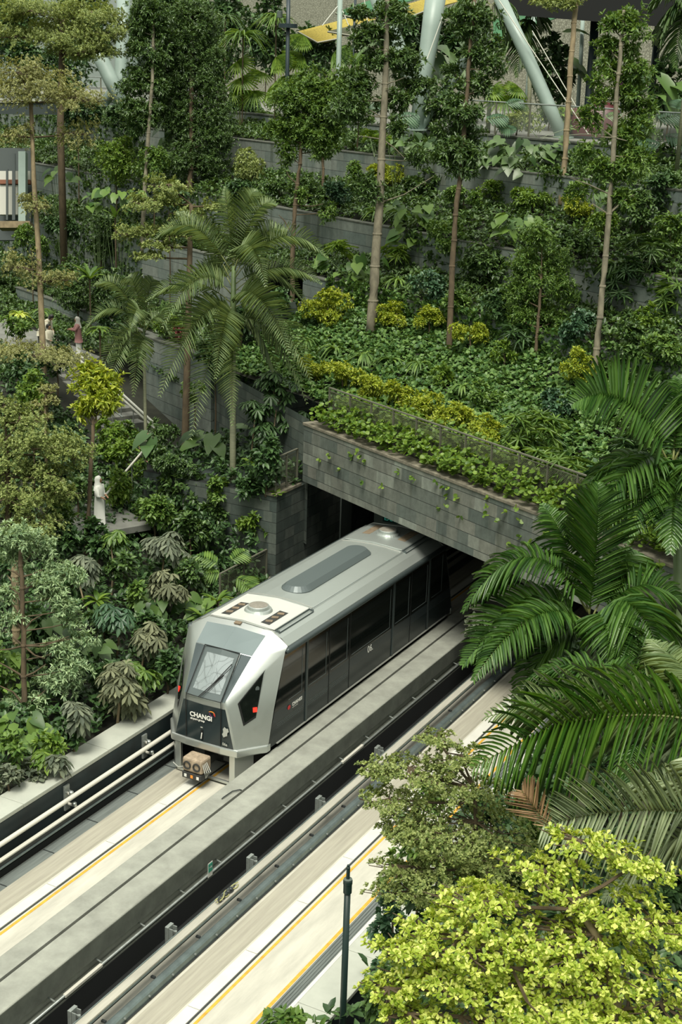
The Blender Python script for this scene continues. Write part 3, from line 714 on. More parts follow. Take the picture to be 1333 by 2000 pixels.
# right power rails
r1 = thing('conductor_rail', 'flat tan-topped conductor rail carried on brackets beside the black trench', 'rail', (3.52, -8, .4))
MB().box(3.43, 3.62, Y0, 30, .40, .44).build('rail_cap', 'concrete', r1, bevel=.006); MB().box(3.43, 3.445, Y0, 30, .34, .46).build('rail_lip', 'rail_steel', r1)
MB().box(3.50, 3.55, Y0, 30, .24, .40).build('rail_web', 'rail_dark', r1); MB().box(3.60, 3.625, Y0, 30, .36, .40).build('rail_edge', 'rail_steel', r1)
r2 = thing('guide_rail', 'bolted grey-green steel guide rail on the bed of the right track', 'rail', (3.74, -8, 0))
MB().extr([(3.66, .02), (3.66, .16), (3.70, .19), (3.80, .19), (3.83, .16), (3.83, .02)], Y0, 30).build('rail_beam', 'rail_steel', r2)
MB().box(3.62, 3.86, Y0, 30, .011, .03).build('rail_foot', 'rail_dark', r2)
for k in range(40):
    y = -17 + k * .75
    bb = MB(); bb.tube([(3.83, y, .11), (3.865, y, .11)], .022, 6); bb.build('bolt', 'galvanised', r2)
for k in range(16):
    y = -16.6 + k * 1.5
    MB().box(3.58, 3.67, y, y + .05, .16, .20).build('rail_lug', 'rail_dark', r2)
LB = ['metal bracket post in the black trench at the bottom edge of the picture', 'second metal bracket post up from the bottom edge along the black trench', 'third metal bracket post up from the bottom edge along the black trench',
      'fourth metal bracket post along the black trench, level with the train nose', 'metal bracket post in the black trench above the pale leafy twigs']
for k in range(5):
    y = -9.45 + 2.96 * k
    r = thing('rail_support', LB[k], 'bracket', (3.24, y, 0), 'bracket posts along the black trench')
    MB().box(3.19, 3.27, y - .1, y + .1, -.42, .55).build('post', 'galvanised', r, bevel=.01)
    MB().box(3.27, 3.36, y - .08, y - .06, .25, .52).build('flange', 'galvanised', r); MB().box(3.27, 3.36, y + .06, y + .08, .25, .52).build('flange', 'galvanised', r)
    for z in (.34, .47):
        MB().tube([(3.25, y - .03, z), (3.425, y - .03, z)], .014, 6).build('rod', 'galvanised', r)
        MB().lathe((3.40, y - .03, z - .02), [(.03, 0), (.03, .04)], 6).build('nut', 'galvanised', r)
# small exit arrow sign under the beam
mt, nt, b_ = nodes('sign_green'); b_.inputs['Base Color'].default_value = (.05, .30, .20, 1)
sg_p = onx(350 + 203 * .3, 1650 + 160 * .3, 2.612)
sg = thing('arrow_sign', 'small green and white arrow sign under the edge of the walkway beam', 'sign', sg_p)
MB().obox(sg_p, (.004, 0, 0), (0, .085, 0), (0, 0, .17)).build('plate', 'cover_plate', sg); MB().obox(sg_p + np.array([.006, 0, .05]), (.002, 0, 0), (0, .075, 0), (0, 0, .10)).build('green_field', 'sign_green', sg)
ar = MB(); c = sg_p + np.array([.010, 0, .06]); ar.poly([c + np.array([0, a, z]) for a, z in ((-.045, .01), (.01, .01), (.01, .035), (.055, 0), (.01, -.035), (.01, -.01), (-.045, -.01))]); ar.build('arrow_symbol', 'cover_plate', sg)
# lifting handle on the beam top
hp_ = onz(320 + 575 * .22506, 1180 + 1650 * .22506, .81)
hd = MB(); hd.tube([hp_ + np.array([-.04, -.28, 0]), hp_ + np.array([-.02, -.24, .03]), hp_ + np.array([.0, .1, .03]), hp_ + np.array([.10, .25, .03]), hp_ + np.array([.12, .30, 0])], .014, 6)
tag(hd.build('lifting_handle', 'rail_dark'), 'small bent metal handle lying on the walkway beam below the train nose', 'handle')
# loose cable bundle on the conductor rail
cb = thing('cable_bundle', 'knotted yellow-green cable bundle lying on the tan conductor rail', 'cable', onz(350 + 300 * .3, 1650 + 320 * .3, .45))
plain('cable_yellow', (.33, .33, .14), .6)
c0 = onz(350 + 245 * .3, 1650 + 385 * .3, .46); c1 = onz(350 + 380 * .3, 1650 + 255 * .3, .46); rng = random.Random(4)
for q_ in range(3):
    pts = [c0 + (c1 - c0) * f + np.array([.05 * math.sin(9 * f + q_ * 2), 0, .03 + .035 * math.sin(5 * f + q_)]) for f in np.linspace(0, 1, 14)]
    MB().tube(pts, .013, 6).build('cable', ('cable_yellow', 'rail_dark', 'cable_yellow')[q_], cb)
for f in (.15, .3, .42, .55, .68): MB().lathe(c0 + (c1 - c0) * f, [(.045, -.01), (.05, .05), (.03, .07)], 8).build('cable_tie', 'rail_dark', cb)
# lamp post in front of the right coping
pp = np.array([7.45, -7.15, 0])
lp = thing('lamp_post', 'slim dark green metal post standing in front of the right track coping', 'post', (7.45, -7.15, right_z(7.45, -7.15)))
MB().tube([(7.45, -7.15, -1.05), (7.45, -7.15, 3.1)], [.062, .056], 16).build('shaft', 'green_pole', lp, smooth=True)
MB().lathe((7.45, -7.15, 3.1), [(.075, -.04), (.075, .13), (.082, .135), (.082, .20), (.05, .215)], 18).build('collar', 'green_pole', lp)
MB().lathe((7.45, -7.15, 3.316), [(.076, 0), (.076, .012), (.04, .02)], 18).build('collar_cap', 'pole_collar', lp)
MB().lathe((7.45, -7.15, 3.337), [(.032, 0), (.032, .22), (.026, .225), (.026, .26)], 12).build('spigot', 'green_pole', lp)
# mesh fences
def mesh_fence(name, label, a, c, h, nposts, z, pitch=.055, tilt=0.0, rails=1, dark='bronze_rail'):
    a = np.asarray(a, float); c = np.asarray(c, float); d = c - a; L = np.linalg.norm(d); d = d / L; nrm = np.array([d[1], -d[0], 0])
    r = thing(name, label, 'fence', (a[0], a[1], z))
    for k in range(nposts):
        p = a + d * L * k / (nposts - 1); MB().obox((p[0], p[1], z + h / 2), d * .02, nrm * .03, (0, 0, h / 2)).build('post', dark, r)
    MB().obox(((a + c)[0] / 2, (a + c)[1] / 2, z + h), d * L / 2, nrm * .03, (0, 0, .018)).build('top_rail', dark, r)
    MB().obox(((a + c)[0] / 2, (a + c)[1] / 2, z + .1), d * L / 2, nrm * .015, (0, 0, .015)).build('bottom_rail', dark, r)
    MB().obox(((a + c)[0] / 2, (a + c)[1] / 2, z + h - .1), d * L / 2, nrm * .012, (0, 0, .012)).build('upper_rail', dark, r)
    me = MB(); H = h - .2; n = int((L + H) / pitch); w = .0065
    for k in range(n):
        for sgn in (1, -1):
            u = k * pitch - H if sgn > 0 else k * pitch
            u0, v0, u1, v1 = u, 0, u + sgn * H, H
            if u0 < 0: v0 += (0 - u0) * sgn if sgn > 0 else 0; u0 = 0 if sgn > 0 else u0
            if sgn > 0 and u1 > L: v1 -= (u1 - L); u1 = L
            if sgn < 0 and u1 < 0: v1 = u0; u1 = 0
            if sgn < 0 and u0 > L: v0 = u0 - L; u0 = L
            if v1 - v0 < .02: continue
            p = a + d * u0; q = a + d * u1
            me.quad((p[0] - d[0] * w, p[1] - d[1] * w, z + .1 + v0), (p[0] + d[0] * w, p[1] + d[1] * w, z + .1 + v0), (q[0] + d[0] * w, q[1] + d[1] * w, z + .1 + v1), (q[0] - d[0] * w, q[1] - d[1] * w, z + .1 + v1))
    me.build('mesh_panel', dark, r)
    return r
mesh_fence('mesh_fence', 'long wire mesh fence along the planter on top of the tunnel portal', st(-3.9, .62, 0), st(13.3, .62, 0), 1.15, 17, 6.0)
mesh_fence('mesh_fence', 'short wire mesh fence on top of the stone pier left of the portal', (-4.1, 9.5, 0), (-4.1, 10.8, 0), 1.1, 3, 4.07)
mesh_fence('mesh_fence', 'low wire mesh fence on the ledge left of the train roof', (-4.2, 6.6, 0), (-4.2, 9.2, 0), .95, 3, 1.34)
# exit sign inside the tunnel
mt, nt, b_ = nodes('exit_face'); b_.inputs['Base Color'].default_value = (.01, .05, .045, 1)
mt, nt, b_ = nodes('exit_letters'); b_.inputs['Base Color'].default_value = (.05, .35, .28, 1); b_.inputs['Emission Color'].default_value = (.05, .4, .3, 1); b_.inputs['Emission Strength'].default_value = .12
ex = thing('exit_sign', 'dark EXIT sign on a grey panel hanging inside the tunnel above the train', 'sign', (-2.35, 14, 2.3))
MB().box(-2.95, -1.55, 14.0, 14.12, 1.95, 2.75).build('panel', 'tunnel_panel', ex); MB().box(-2.60, -2.08, 13.96, 13.995, 2.20, 2.50).build('sign_face', 'exit_face', ex)
text_mesh('sign_lettering', 'EXIT', .22, 'exit_letters', ex, (-2.55, 13.955, 2.27), (1, 0, 0), (0, 0, 1), offset=.004)
MB().tube([(-2.35, 14.06, 2.75), (-2.35, 14.06, 4.14)], .03, 6).build('hanger', 'tunnel_dark', ex)
# ================================================================== PLANT BUILDERS
#            (dark tone, light tone) of each kind of leaf
leafmat('leaf_dark', (.024, .058, .016), (.125, .215, .058), rough=.38, transl=.2, spec=.5)
leafmat('leaf_deep', (.018, .046, .016), (.085, .165, .052), rough=.40, transl=.15, spec=.4)
leafmat('leaf_mid', (.040, .098, .018), (.18, .29, .058), rough=.42)
leafmat('leaf_fresh', (.065, .14, .018), (.21, .32, .05), rough=.45, transl=.3)
leafmat('leaf_yellow', (.15, .22, .014), (.48, .52, .07), rough=.5, transl=.3, mid=(.27, .34, .028))
leafmat('leaf_lime', (.17, .27, .02), (.76, .80, .26), rough=.42, transl=.35, mid=(.42, .52, .07))
leafmat('leaf_grey', (.060, .080, .052), (.19, .22, .145), rough=.6, transl=.12, spec=.3)
leafmat('leaf_dusty', (.085, .100, .058), (.22, .235, .135), rough=.65, transl=.1, spec=.25)
leafmat('leaf_pale', (.10, .155, .035), (.37, .43, .15), rough=.5, transl=.25)
leafmat('leaf_straw', (.13, .155, .045), (.44, .45, .20), rough=.5, transl=.25)
leafmat('leaf_blue', (.026, .072, .034), (.085, .165, .085), rough=.38, transl=.15)
leafmat('leaf_mint', (.095, .175, .080), (.42, .55, .30), rough=.5, transl=.2)
leafmat('leaf_palm', (.095, .155, .060), (.27, .35, .15), rough=.36, transl=.22, spec=.5)
leafmat('leaf_palm_dark', (.024, .075, .012), (.11, .22, .042), rough=.33, transl=.22, spec=.5)
leafmat('leaf_palm_grey', (.16, .21, .115), (.36, .43, .24), rough=.4, transl=.2, spec=.5)
leafmat('leaf_dry', (.24, .15, .075), (.58, .40, .24), rough=.7, transl=.15)
leafmat('leaf_red', (.10, .02, .025), (.26, .07, .07), rough=.5)
leafmat('petal_white', (.6, .62, .55), (.75, .76, .7), rough=.6)
plain('bark_grey', (.16, .145, .10), .85, noise=.35, scale=6, stretch=(1, 1, .4), bump=.4)
plain('bark_tan', (.21, .165, .095), .85, noise=.3, scale=6, stretch=(1, 1, .4), bump=.4)
plain('bark_brown', (.085, .062, .035), .9, noise=.35, scale=6, stretch=(1, 1, .4), bump=.4)
plain('palm_trunk', (.19, .20, .125), .7, noise=.25, scale=5, stretch=(.6, .6, 6))
plain('palm_shaft', (.105, .155, .06), .5, noise=.15, scale=3)
plain('twig', (.20, .155, .09), .85)
plain('rachis', (.20, .22, .075), .5)

leafmat('leaf_palm_bright', (.035, .11, .012), (.135, .26, .035), rough=.35, transl=.35, spec=.5)
leafmat('leaf_ivy', (.034, .095, .024), (.17, .285, .080), rough=.45, transl=.18, spec=.35)
RNG = np.random.RandomState(7)
def unit(v): return v / (np.linalg.norm(v, axis=-1, keepdims=True) + 1e-9)
TPL = {
    'tiny': (np.array([[0, 0, 0], [.5, .5, .06], [1, 0, -.03], [.5, -.5, .06]]), [(0, 3, 2), (0, 2, 1)]),
    'ell': (np.array([[0, 0, 0], [.45, 0, -.05], [1, 0, -.10], [.30, .46, .05], [.70, .36, .01], [.30, -.46, .05], [.70, -.36, .01]]),
            [(0, 1, 4, 3), (1, 2, 4), (0, 5, 6, 1), (1, 6, 2)]),
    'obov': (np.array([[0, 0, 0], [.5, 0, -.04], [1, 0, -.06], [.35, .28, .04], [.78, .48, .02], [.35, -.28, .04], [.78, -.48, .02]]),
             [(0, 1, 4, 3), (1, 2, 4), (0, 5, 6, 1), (1, 6, 2)]),
    'round': (np.array([[.5, 0, -.06]] + [[.5 + .5 * math.cos(t), .5 * math.sin(t), .03] for t in np.linspace(PI, 3 * PI, 9)[:-1]]), [(0, 1 + k, 1 + (k + 1) % 8) for k in range(8)]),
    'heart': (np.array([[.12, 0, -.03], [.55, 0, -.05], [1.05, 0, -.16], [-.10, .24, .05], [.12, .50, .05], [.45, .52, .02], [.78, .30, -.04], [-.10, -.24, .05], [.12, -.50, .05], [.45, -.52, .02], [.78, -.30, -.04]]),
              [(0, 4, 3), (0, 1, 5, 4), (1, 2, 6, 5), (0, 7, 8), (0, 8, 9, 1), (1, 9, 10, 2)]),
    'strap': (np.array([[u, s * w, abs(s) * .03] for u, w in ((0, .25), (.3, .5), (.6, .46), (.85, .28), (1, .02)) for s in (-1, 0, 1)]),
              [(3 * k + j, 3 * k + 3 + j, 3 * k + 4 + j, 3 * k + 1 + j) for k in range(4) for j in range(2)]),
    'blade': (np.array([[u, s * w, abs(s) * .10] for u, w in ((0, .16), (.25, .5), (.55, .5), (.8, .32), (1, .03)) for s in (-1, 0, 1)]),
              [(3 * k + j, 3 * k + 3 + j, 3 * k + 4 + j, 3 * k + 1 + j) for k in range(4) for j in range(2)]),
}
class LB_:
    """collects leaves of several templates into one mesh"""
    def __init__(s): s.V = []; s.F = []; s.n = 0
    def add(s, tpl, P, D, Nn, L, W, droop=0.0):
        T, F = TPL[tpl]; P = np.atleast_2d(P); n = len(P)
        if n == 0: return s
        D = unit(np.broadcast_to(D, P.shape)); Nn = np.broadcast_to(Nn, P.shape); S = unit(np.cross(Nn, D)); Nn = np.cross(D, S)
        L = np.broadcast_to(np.asarray(L, float), (n,))[:, None, None]; W = np.broadcast_to(np.asarray(W, float), (n,))[:, None, None]
        v = P[:, None] + T[None, :, 0:1] * L * D[:, None] + T[None, :, 1:2] * W * S[:, None] + T[None, :, 2:3] * L * Nn[:, None]
        dr = np.broadcast_to(np.asarray(droop, float), (n,))[:, None]
        v[:, :, 2] -= dr * L[:, :, 0] * T[None, :, 0] ** 2
        k = len(T); base = s.n + k * np.arange(n)
        for f in F: s.F.append((len(f), (base[:, None] + np.array(f)[None]).ravel()))
        s.V.append(v.reshape(-1, 3)); s.n += n * k; return s
    def build(s, name, mat, parent):
        off = np.array(parent['_at']); V = (np.concatenate(s.V) - off).astype(np.float32)
        tri = [a for n, a in s.F if n == 3]; quad = [a for n, a in s.F if n == 4]
        li = np.concatenate(tri + quad).astype(np.int32)
        nt_, nq = sum(len(a) for a in tri) // 3, sum(len(a) for a in quad) // 4
        ls = np.concatenate([np.arange(nt_) * 3, nt_ * 3 + np.arange(nq) * 4]).astype(np.int32)
        lt = np.concatenate([np.full(nt_, 3), np.full(nq, 4)]).astype(np.int32)
        me = bpy.data.meshes.new(name); me.vertices.add(len(V)); me.loops.add(len(li)); me.polygons.add(len(ls))
        me.vertices.foreach_set('co', V.ravel()); me.loops.foreach_set('vertex_index', li)
        me.polygons.foreach_set('loop_start', ls); me.polygons.foreach_set('loop_total', lt)
        me.update(calc_edges=True); me.materials.append(MAT[mat])
        me.polygons.foreach_set('use_smooth', np.ones(len(ls), bool))
        o = bpy.data.objects.new(name, me); COL.objects.link(o); o.parent = parent; o['_at'] = parent['_at']
        return o
def rdir(n, up=0.0):
    v = RNG.normal(size=(n, 3)); v[:, 2] += up; return unit(v)
def clumps(c, R, n_cl, n_tw, cl=.42, flat=1.0, top=.25):
    """twig tips on the shells of smaller clumps spread over an ellipsoid: points and outward directions"""
    R = np.asarray(R, float); cd = rdir(n_cl, top); cc = cd * (1 - cl * .8) * RNG.uniform(.75, 1.05, (n_cl, 1))
    idx = RNG.randint(0, n_cl, n_tw); o = rdir(n_tw, .35); r = cl * RNG.uniform(.55, 1.1, (n_tw, 1)) * RNG.uniform(.7, 1.15, (n_cl, 1))[idx]
    p = cc[idx] + o * r * np.array([1, 1, flat])
    return np.asarray(c) + p * R, unit(o * .6 + cd[idx] * .5)
def rosette(lb, P, O, k, tpl, L, W, spread=.8, droop=.15, up=.2, jit=.25):
    """k leaves fanned round each twig tip P that points along O"""
    n = len(P); a = np.cross(O, np.array([.3, .2, 1.0])); a = unit(a); b = np.cross(O, a)
    th = (np.arange(k)[None] * 2 * PI / k + RNG.uniform(0, 2 * PI, (n, 1)) + RNG.normal(0, .25, (n, k)))[..., None]
    side = np.cos(th) * a[:, None] + np.sin(th) * b[:, None]
    D = O[:, None] * (1 - spread * .55) + side * spread + np.array([0, 0, up]) + RNG.normal(0, jit * .5, (n, k, 3))
    D = unit(D).reshape(-1, 3); PP = np.repeat(P, k, 0) + RNG.normal(0, .12 * L, (n * k, 3))
    Nn = np.array([0, 0, 1.0]) + .5 * np.repeat(O, k, 0) + RNG.normal(0, .3, (n * k, 3))
    s = RNG.uniform(.7, 1.15, n * k); lb.add(tpl, PP, D, Nn, L * s, W * s, droop)
def pinnate(lb, P, O, L, nl, ll, lw, tpl='ell', droop=.25):
    """compound leaves: a midrib of length L from P with paired leaflets"""
    n = len(P); D = unit(O + np.array([0, 0, .15]) + RNG.normal(0, .3, O.shape)); up = np.array([0, 0, 1.0]); S = unit(np.cross(D, up))
    for j in range(nl):
        u = (j + 1) / nl; base = P + D * L * u; base[:, 2] -= droop * L * u * u
        for sgn in (-1, 1):
            d = unit(D * .55 + S * sgn + np.array([0, 0, -.15]) + RNG.normal(0, .1, D.shape))
            lb.add(tpl, base, d, up + RNG.normal(0, .2, D.shape), ll * RNG.uniform(.8, 1.1, n), lw, .15)
def whorl(lb, P, O, k, L, W, droop=.45, tpl='obov', tilt=.05):
    """umbrella of k leaflets drooping from each stalk tip"""
    n = len(P); ax = unit(O * .5 + np.array([0, 0, .9]) + RNG.normal(0, .28, O.shape)); a = unit(np.cross(ax, np.array([1.0, .1, 0]))); b = np.cross(ax, a)
    th = (np.arange(k)[None] * 2 * PI / k + RNG.uniform(0, 2 * PI, (n, 1)))[..., None]
    D = np.cos(th) * a[:, None] + np.sin(th) * b[:, None] + ax[:, None] * tilt
    s = RNG.uniform(.75, 1.1, (n, k)).reshape(-1)
    lb.add(tpl, np.repeat(P, k, 0), D.reshape(-1, 3), np.repeat(ax, k, 0), L * s, W * s, droop)
def base_of(c, zmin=None):
    z = ground_z(c); return (c[0], c[1], min(z, c[2]) if zmin is None else zmin)
def sz(px, D): return px * D / FPX

# style name -> leaf material, leaf template, leaf length, width, leaves per tip, tips per square metre of crown shell
STY = {
    'dark': ('leaf_dark', 'ell', .17, .085, 6, 34), 'deep': ('leaf_deep', 'ell', .19, .10, 6, 30), 'mid': ('leaf_mid', 'ell', .15, .075, 6, 38),
    'fresh': ('leaf_fresh', 'ell', .15, .07, 7, 36), 'yellow': ('leaf_yellow', 'ell', .115, .055, 7, 58), 'grey': ('leaf_grey', 'ell', .15, .08, 6, 34),
    'blue': ('leaf_blue', 'ell', .16, .09, 6, 36), 'mint': ('leaf_mint', 'ell', .13, .055, 7, 46), 'pale': ('leaf_pale', 'ell', .10, .05, 7, 60),
    'lime': ('leaf_lime', 'obov', .085, .045, 7, 90), 'ivy': ('leaf_blue', 'round', .13, .125, 4, 46), 'penny': ('leaf_fresh', 'round', .14, .14, 4, 46), 'glossy': ('leaf_dark', 'ell', .13, .06, 7, 50),
}
def shrub(sty, px, py, rx, ry, D, label, cat='shrub', name=None, group=None, n_cl=None, dens=1.0, lscale=1.0, pin=False, depthr=None):
    if D is None: D = GD(px, py, ry * .012 + .15)
    c = at(px, py, D); Rx, Rz = sz(rx, D), sz(ry, D); Ry = depthr or (Rx * .5 + Rz * .5) * .85
    mat, tpl, L, W, k, per = STY[sty]; L, W = L * lscale, W * lscale
    bz = base_of(c); root = thing(name or 'leafy_shrub', label, cat, bz, group)
    area = 4 * PI * ((Rx * Ry) ** 1.6 / 3 + (Rx * Rz) ** 1.6 / 3 + (Ry * Rz) ** 1.6 / 3) ** (1 / 1.6)
    n = int(max(30, min(3500, area * per * 1.25 * dens / lscale ** 1.6)))
    Rz = max(Rz, min(Rz * 1.5, (c[2] - bz[2]) * .8))
    P, O = clumps(c, (Rx, Ry, Rz), n_cl or max(5, int(6 + area * .5)), n)
    lb = LB_()
    if pin: pinnate(lb, P, O, L * 2.0, 5, L * .8, W * .7)
    else: rosette(lb, P, O, k, tpl, L, W)
    lb.build('foliage', mat, root)
    if c[2] - bz[2] > .05:
        MB().tube([(bz[0], bz[1], bz[2] - .05), (bz[0] * .5 + c[0] * .5 + .05, c[1], (bz[2] + c[2]) / 2), tuple(c)], [.035, .03, .015], 6).build('stem', 'bark_brown', root)
    return root
def trunk_pts(path, D):
    return [at(x, y, D) for x, y in path]
def slim_tree(path, w0, w1, D, blobs, label, sty='dark', bark='bark_grey', bare=(), name='slender_tree', group=None, pin=False, dens=1.0, lscale=1.0, nodes_=True):
    """path: trunk in the photo from base to top, w0 / w1 its pixel width there; blobs: (x, y, rx, ry) leaf masses"""
    pts = trunk_pts(path, D); gz = ground_z(pts[0]); b0 = pts[0].copy()
    if pts[0][2] > gz: b0[2] = gz
    root = thing(name, label, 'tree', b0)
    P = [b0] + pts if b0[2] < pts[0][2] - .01 else pts
    fine = []
    for a, c in zip(P, P[1:]):
        for f in (0, .25, .5, .75): fine.append(a * (1 - f) + c * f + RNG.normal(0, .008, 3))
    fine.append(P[-1]); r = np.linspace(sz(w0, D) / 2, sz(w1, D) / 2, len(fine))
    tb = MB(); tb.tube(fine, list(r), 9)
    if nodes_:
        for q_ in range(2, len(fine) - 2, 2): tb.tube([fine[q_] - np.array([0, 0, .05]), fine[q_], fine[q_] + np.array([0, 0, .05])], [r[q_] * 1.0, r[q_] * 1.16, r[q_] * 1.0], 9)
    tb.build('trunk', bark, root, smooth=True)
    arr = np.array(fine)
    def near(p):
        zt = p[2] - .25; q = arr[np.argmin(np.abs(arr[:, 2] - zt))]; return q
    mat, tpl, L, W, k, per = STY[sty]; L, W = L * lscale, W * lscale
    for (x, y, rx, ry) in blobs:
        c = at(x, y, D) + _fw * RNG.uniform(.0, .6); Rx, Rz = sz(rx, D), sz(ry, D); Rz *= 1.12; Ry = (Rx + Rz) * .45
        area = 4 * PI * Rx * (Rz * .5 + Ry * .5); n = int(max(20, min(2000, area * per * 1.15 * dens / lscale ** 1.6)))
        Pp, O = clumps(c, (Rx, Ry, Rz), max(3, int(4 + area)), n, cl=.55); Pp = Pp + RNG.normal(0, .14, Pp.shape) * np.array([Rx, Ry, Rz]) + RNG.normal(0, .07, Pp.shape); lb = LB_()
        if pin: pinnate(lb, Pp, O, L * 1.7, 4, L * .75, W * .62)
        else: rosette(lb, Pp, O, k + 1, tpl, L * 1.1, W * .8)
        lb.build('foliage', mat, root)
        q = near(c)
        if np.linalg.norm(q - c) > .12:
            MB().tube([q, q * .45 + c * .55 + np.array([0, 0, -.03]), c], [.022, .016, .008], 5).build('branch', bark, root)
    for br in bare:
        pp = [at(x, y, D) for x, y in br]; q = arr[np.argmin(np.linalg.norm(arr - pp[0], axis=1))]
        MB().tube([q] + pp[1:], list(np.linspace(.03, .012, len(pp))), 6).build('branch', bark, root)
    return root
def tier(root, c, R, Ry, h, mat, L, W, n, tpl='tiny', rough_edge=.35, up=.0, twigs=10, hub=None, kk=9, br=1.0):
    """one flat storey of a layered tree: sprays of small leaves over a ragged disc, carried by radial twigs"""
    hub = np.asarray(hub if hub is not None else c)
    if np.linalg.norm(hub - c) > .45 * R:
        MB().tube([hub, hub * .5 + np.asarray(c) * .5 - np.array([0, 0, .04 * R]), np.asarray(c)], [.04 * br, .032 * br, .022 * br], 6).build('limb', 'bark_brown', root); hub = np.asarray(c)
    nb = twigs; ang = np.sort(RNG.uniform(0, 2 * PI, nb)); rad = RNG.uniform(1 - rough_edge, 1.08, nb)
    th = RNG.uniform(0, 2 * PI, n); d = np.abs((th[:, None] - ang[None] + PI) % (2 * PI) - PI); j = d.argmin(1)
    r = np.sqrt(RNG.uniform(.02, 1, n)) * (rad[j] - .25 * np.minimum(1, d.min(1) * nb / 6))
    dirx = np.stack([np.cos(th), np.sin(th), np.zeros(n)], 1)
    P = np.asarray(c) + dirx * (r[:, None] * np.array([R, Ry, 1])); P[:, 2] = c[2] + RNG.normal(0, h * .5, n) + up * R * r - .35 * h * r ** 2 + h * .8 * np.sin(ang[j] * 7)
    lb = LB_(); O = unit(dirx * .8 + np.array([0, 0, .7]))
    rosette(lb, P, O, kk, tpl, L, W, spread=.95, droop=.05, up=.1, jit=.5)
    f = lb.build('foliage', mat, root)
    for a, rr in zip(ang, rad):
        e = np.asarray(c) + np.array([math.cos(a) * R, math.sin(a) * Ry, 0]) * rr * .9; e[2] = c[2] + up * R * rr
        MB().tube([hub, hub * .5 + e * .5 + np.array([0, 0, -.08 * R]), e], [.026 * br, .016 * br, .005], 5).build('branch', 'bark_brown', root)
    return f
def layered_tree(path, w0, w1, D, tiers, label, mat='leaf_pale', bark='bark_tan', L=.075, W=.04, per=150, name='layered_tree', tpl='tiny', flat=.75, br=1.0):
    """tiers: (x, y, rx, ry) in the photo"""
    pts = trunk_pts(path, D); gz = ground_z(pts[0]); b0 = pts[0].copy(); b0[2] = min(gz, b0[2])
    root = thing(name, label, 'tree', b0); P = [b0] + pts if b0[2] < pts[0][2] - .01 else pts
    MB().tube(P, list(np.linspace(sz(w0, D) / 2, sz(w1, D) / 2, len(P))), 9).build('trunk', bark, root, smooth=True)
    arr = np.concatenate([np.linspace(a, c, 12) for a, c in zip(P, P[1:])])
    for (x, y, rx, ry) in tiers:
        c = at(x, y, D); R = sz(rx, D); h = sz(ry, D) * .55; hub = arr[np.argmin(np.abs(arr[:, 2] - (c[2] - h * .5)))]
        n = int(min(4000, PI * R * R * flat * per * .8 + 30))
        tier(root, c, R, R * flat, h, mat, L, W, n, tpl, hub=hub, br=br)
    return root
def frond(root, base, tip, arch, mat, n=34, ll=.55, lw=.04, droop=.30, vee=.45, sweep=.32, bare=.14, name='frond', side=None, rw=.016, twist=0.0, endl=.35, face=.0):
    """a feather leaf: arching rachis with leaflets down both sides"""
    base, tip = np.asarray(base, float), np.asarray(tip, float); ctl = (base + tip) / 2 + np.array([0, 0, arch])
    t = np.linspace(0, 1, 15)[:, None]; B = lambda t: (1 - t) ** 2 * base + 2 * t * (1 - t) * ctl + t * t * tip
    dB = lambda t: 2 * (1 - t) * (ctl - base) + 2 * t * (tip - ctl)
    rb = MB(); rb.tube(list(B(t)), list(np.linspace(rw, rw * .25, 15)), 6); fr = rb.build(name, 'rachis', root, smooth=True)
    u = np.linspace(bare, .99, n)[:, None]; P = B(u); T = unit(dB(u)); up = np.array([0, 0, 1.0])
    S = unit(np.cross(T, up)); Nn = unit(np.cross(S, T))
    if face: twist = face * (1 if (S @ _fw).mean() > 0 else -1)
    if twist: S, Nn = S * math.cos(twist) + Nn * math.sin(twist), Nn * math.cos(twist) - S * math.sin(twist)
    prof = np.sin(PI * np.clip(u[:, 0] * .86 + .10, 0, 1)) ** .6 * (1 - (1 - endl) * np.clip((u[:, 0] - .55) / .45, 0, 1) ** 1.5)
    lb = LB_()
    for s in (1, -1):
        sw = sweep + .38 * u + RNG.normal(0, .05, u.shape)
        D = unit(S * s + T * sw + Nn * vee + RNG.normal(0, .05, S.shape))
        lb.add('blade', P, D, Nn * 1.0 - S * s * .35 + RNG.normal(0, .08, S.shape), ll * prof * RNG.uniform(.88, 1.08, n), lw, droop * RNG.uniform(.75, 1.3, n))
    o = lb.build('leaflets', mat, fr); return fr
def palm(label, trunk, w0, w1, D, crown, fronds, mat='leaf_palm', ll=.5, lw=.04, n=40, name='feather_palm', trunk_mat='palm_trunk', droop=.4, vee=.4, rw=.018, shaft=None, rings=True, cat='palm', face=0.0):
    pts = trunk_pts(trunk, D); gz = ground_z(pts[0]); b0 = pts[0].copy(); b0[2] = min(gz, b0[2])
    root = thing(name, label, cat, b0); P = [b0] + pts if b0[2] < pts[0][2] - .02 else pts
    MB().tube(P, list(np.linspace(sz(w0, D) / 2, sz(w1, D) / 2, len(P))), 12).build('trunk', trunk_mat, root, smooth=True)
    if shaft:
        q = trunk_pts(shaft, D); MB().tube(q, list(np.linspace(sz(w1, D) * .62, sz(w1, D) * .36, len(q))), 12).build('crownshaft', 'palm_shaft', root, smooth=True)
    for f in fronds:
        bx, by, tx_, ty_, dz, arch = f[:6]; k = f[6] if len(f) > 6 else {}
        kw = dict(ll=ll, lw=lw, n=n, droop=droop, vee=vee, rw=rw, face=face); m_ = mat; kw.update(k); m_ = kw.pop('mat', mat)
        frond(root, at(bx, by, D), at(tx_, ty_, D + dz), arch, m_, **kw)
    return root
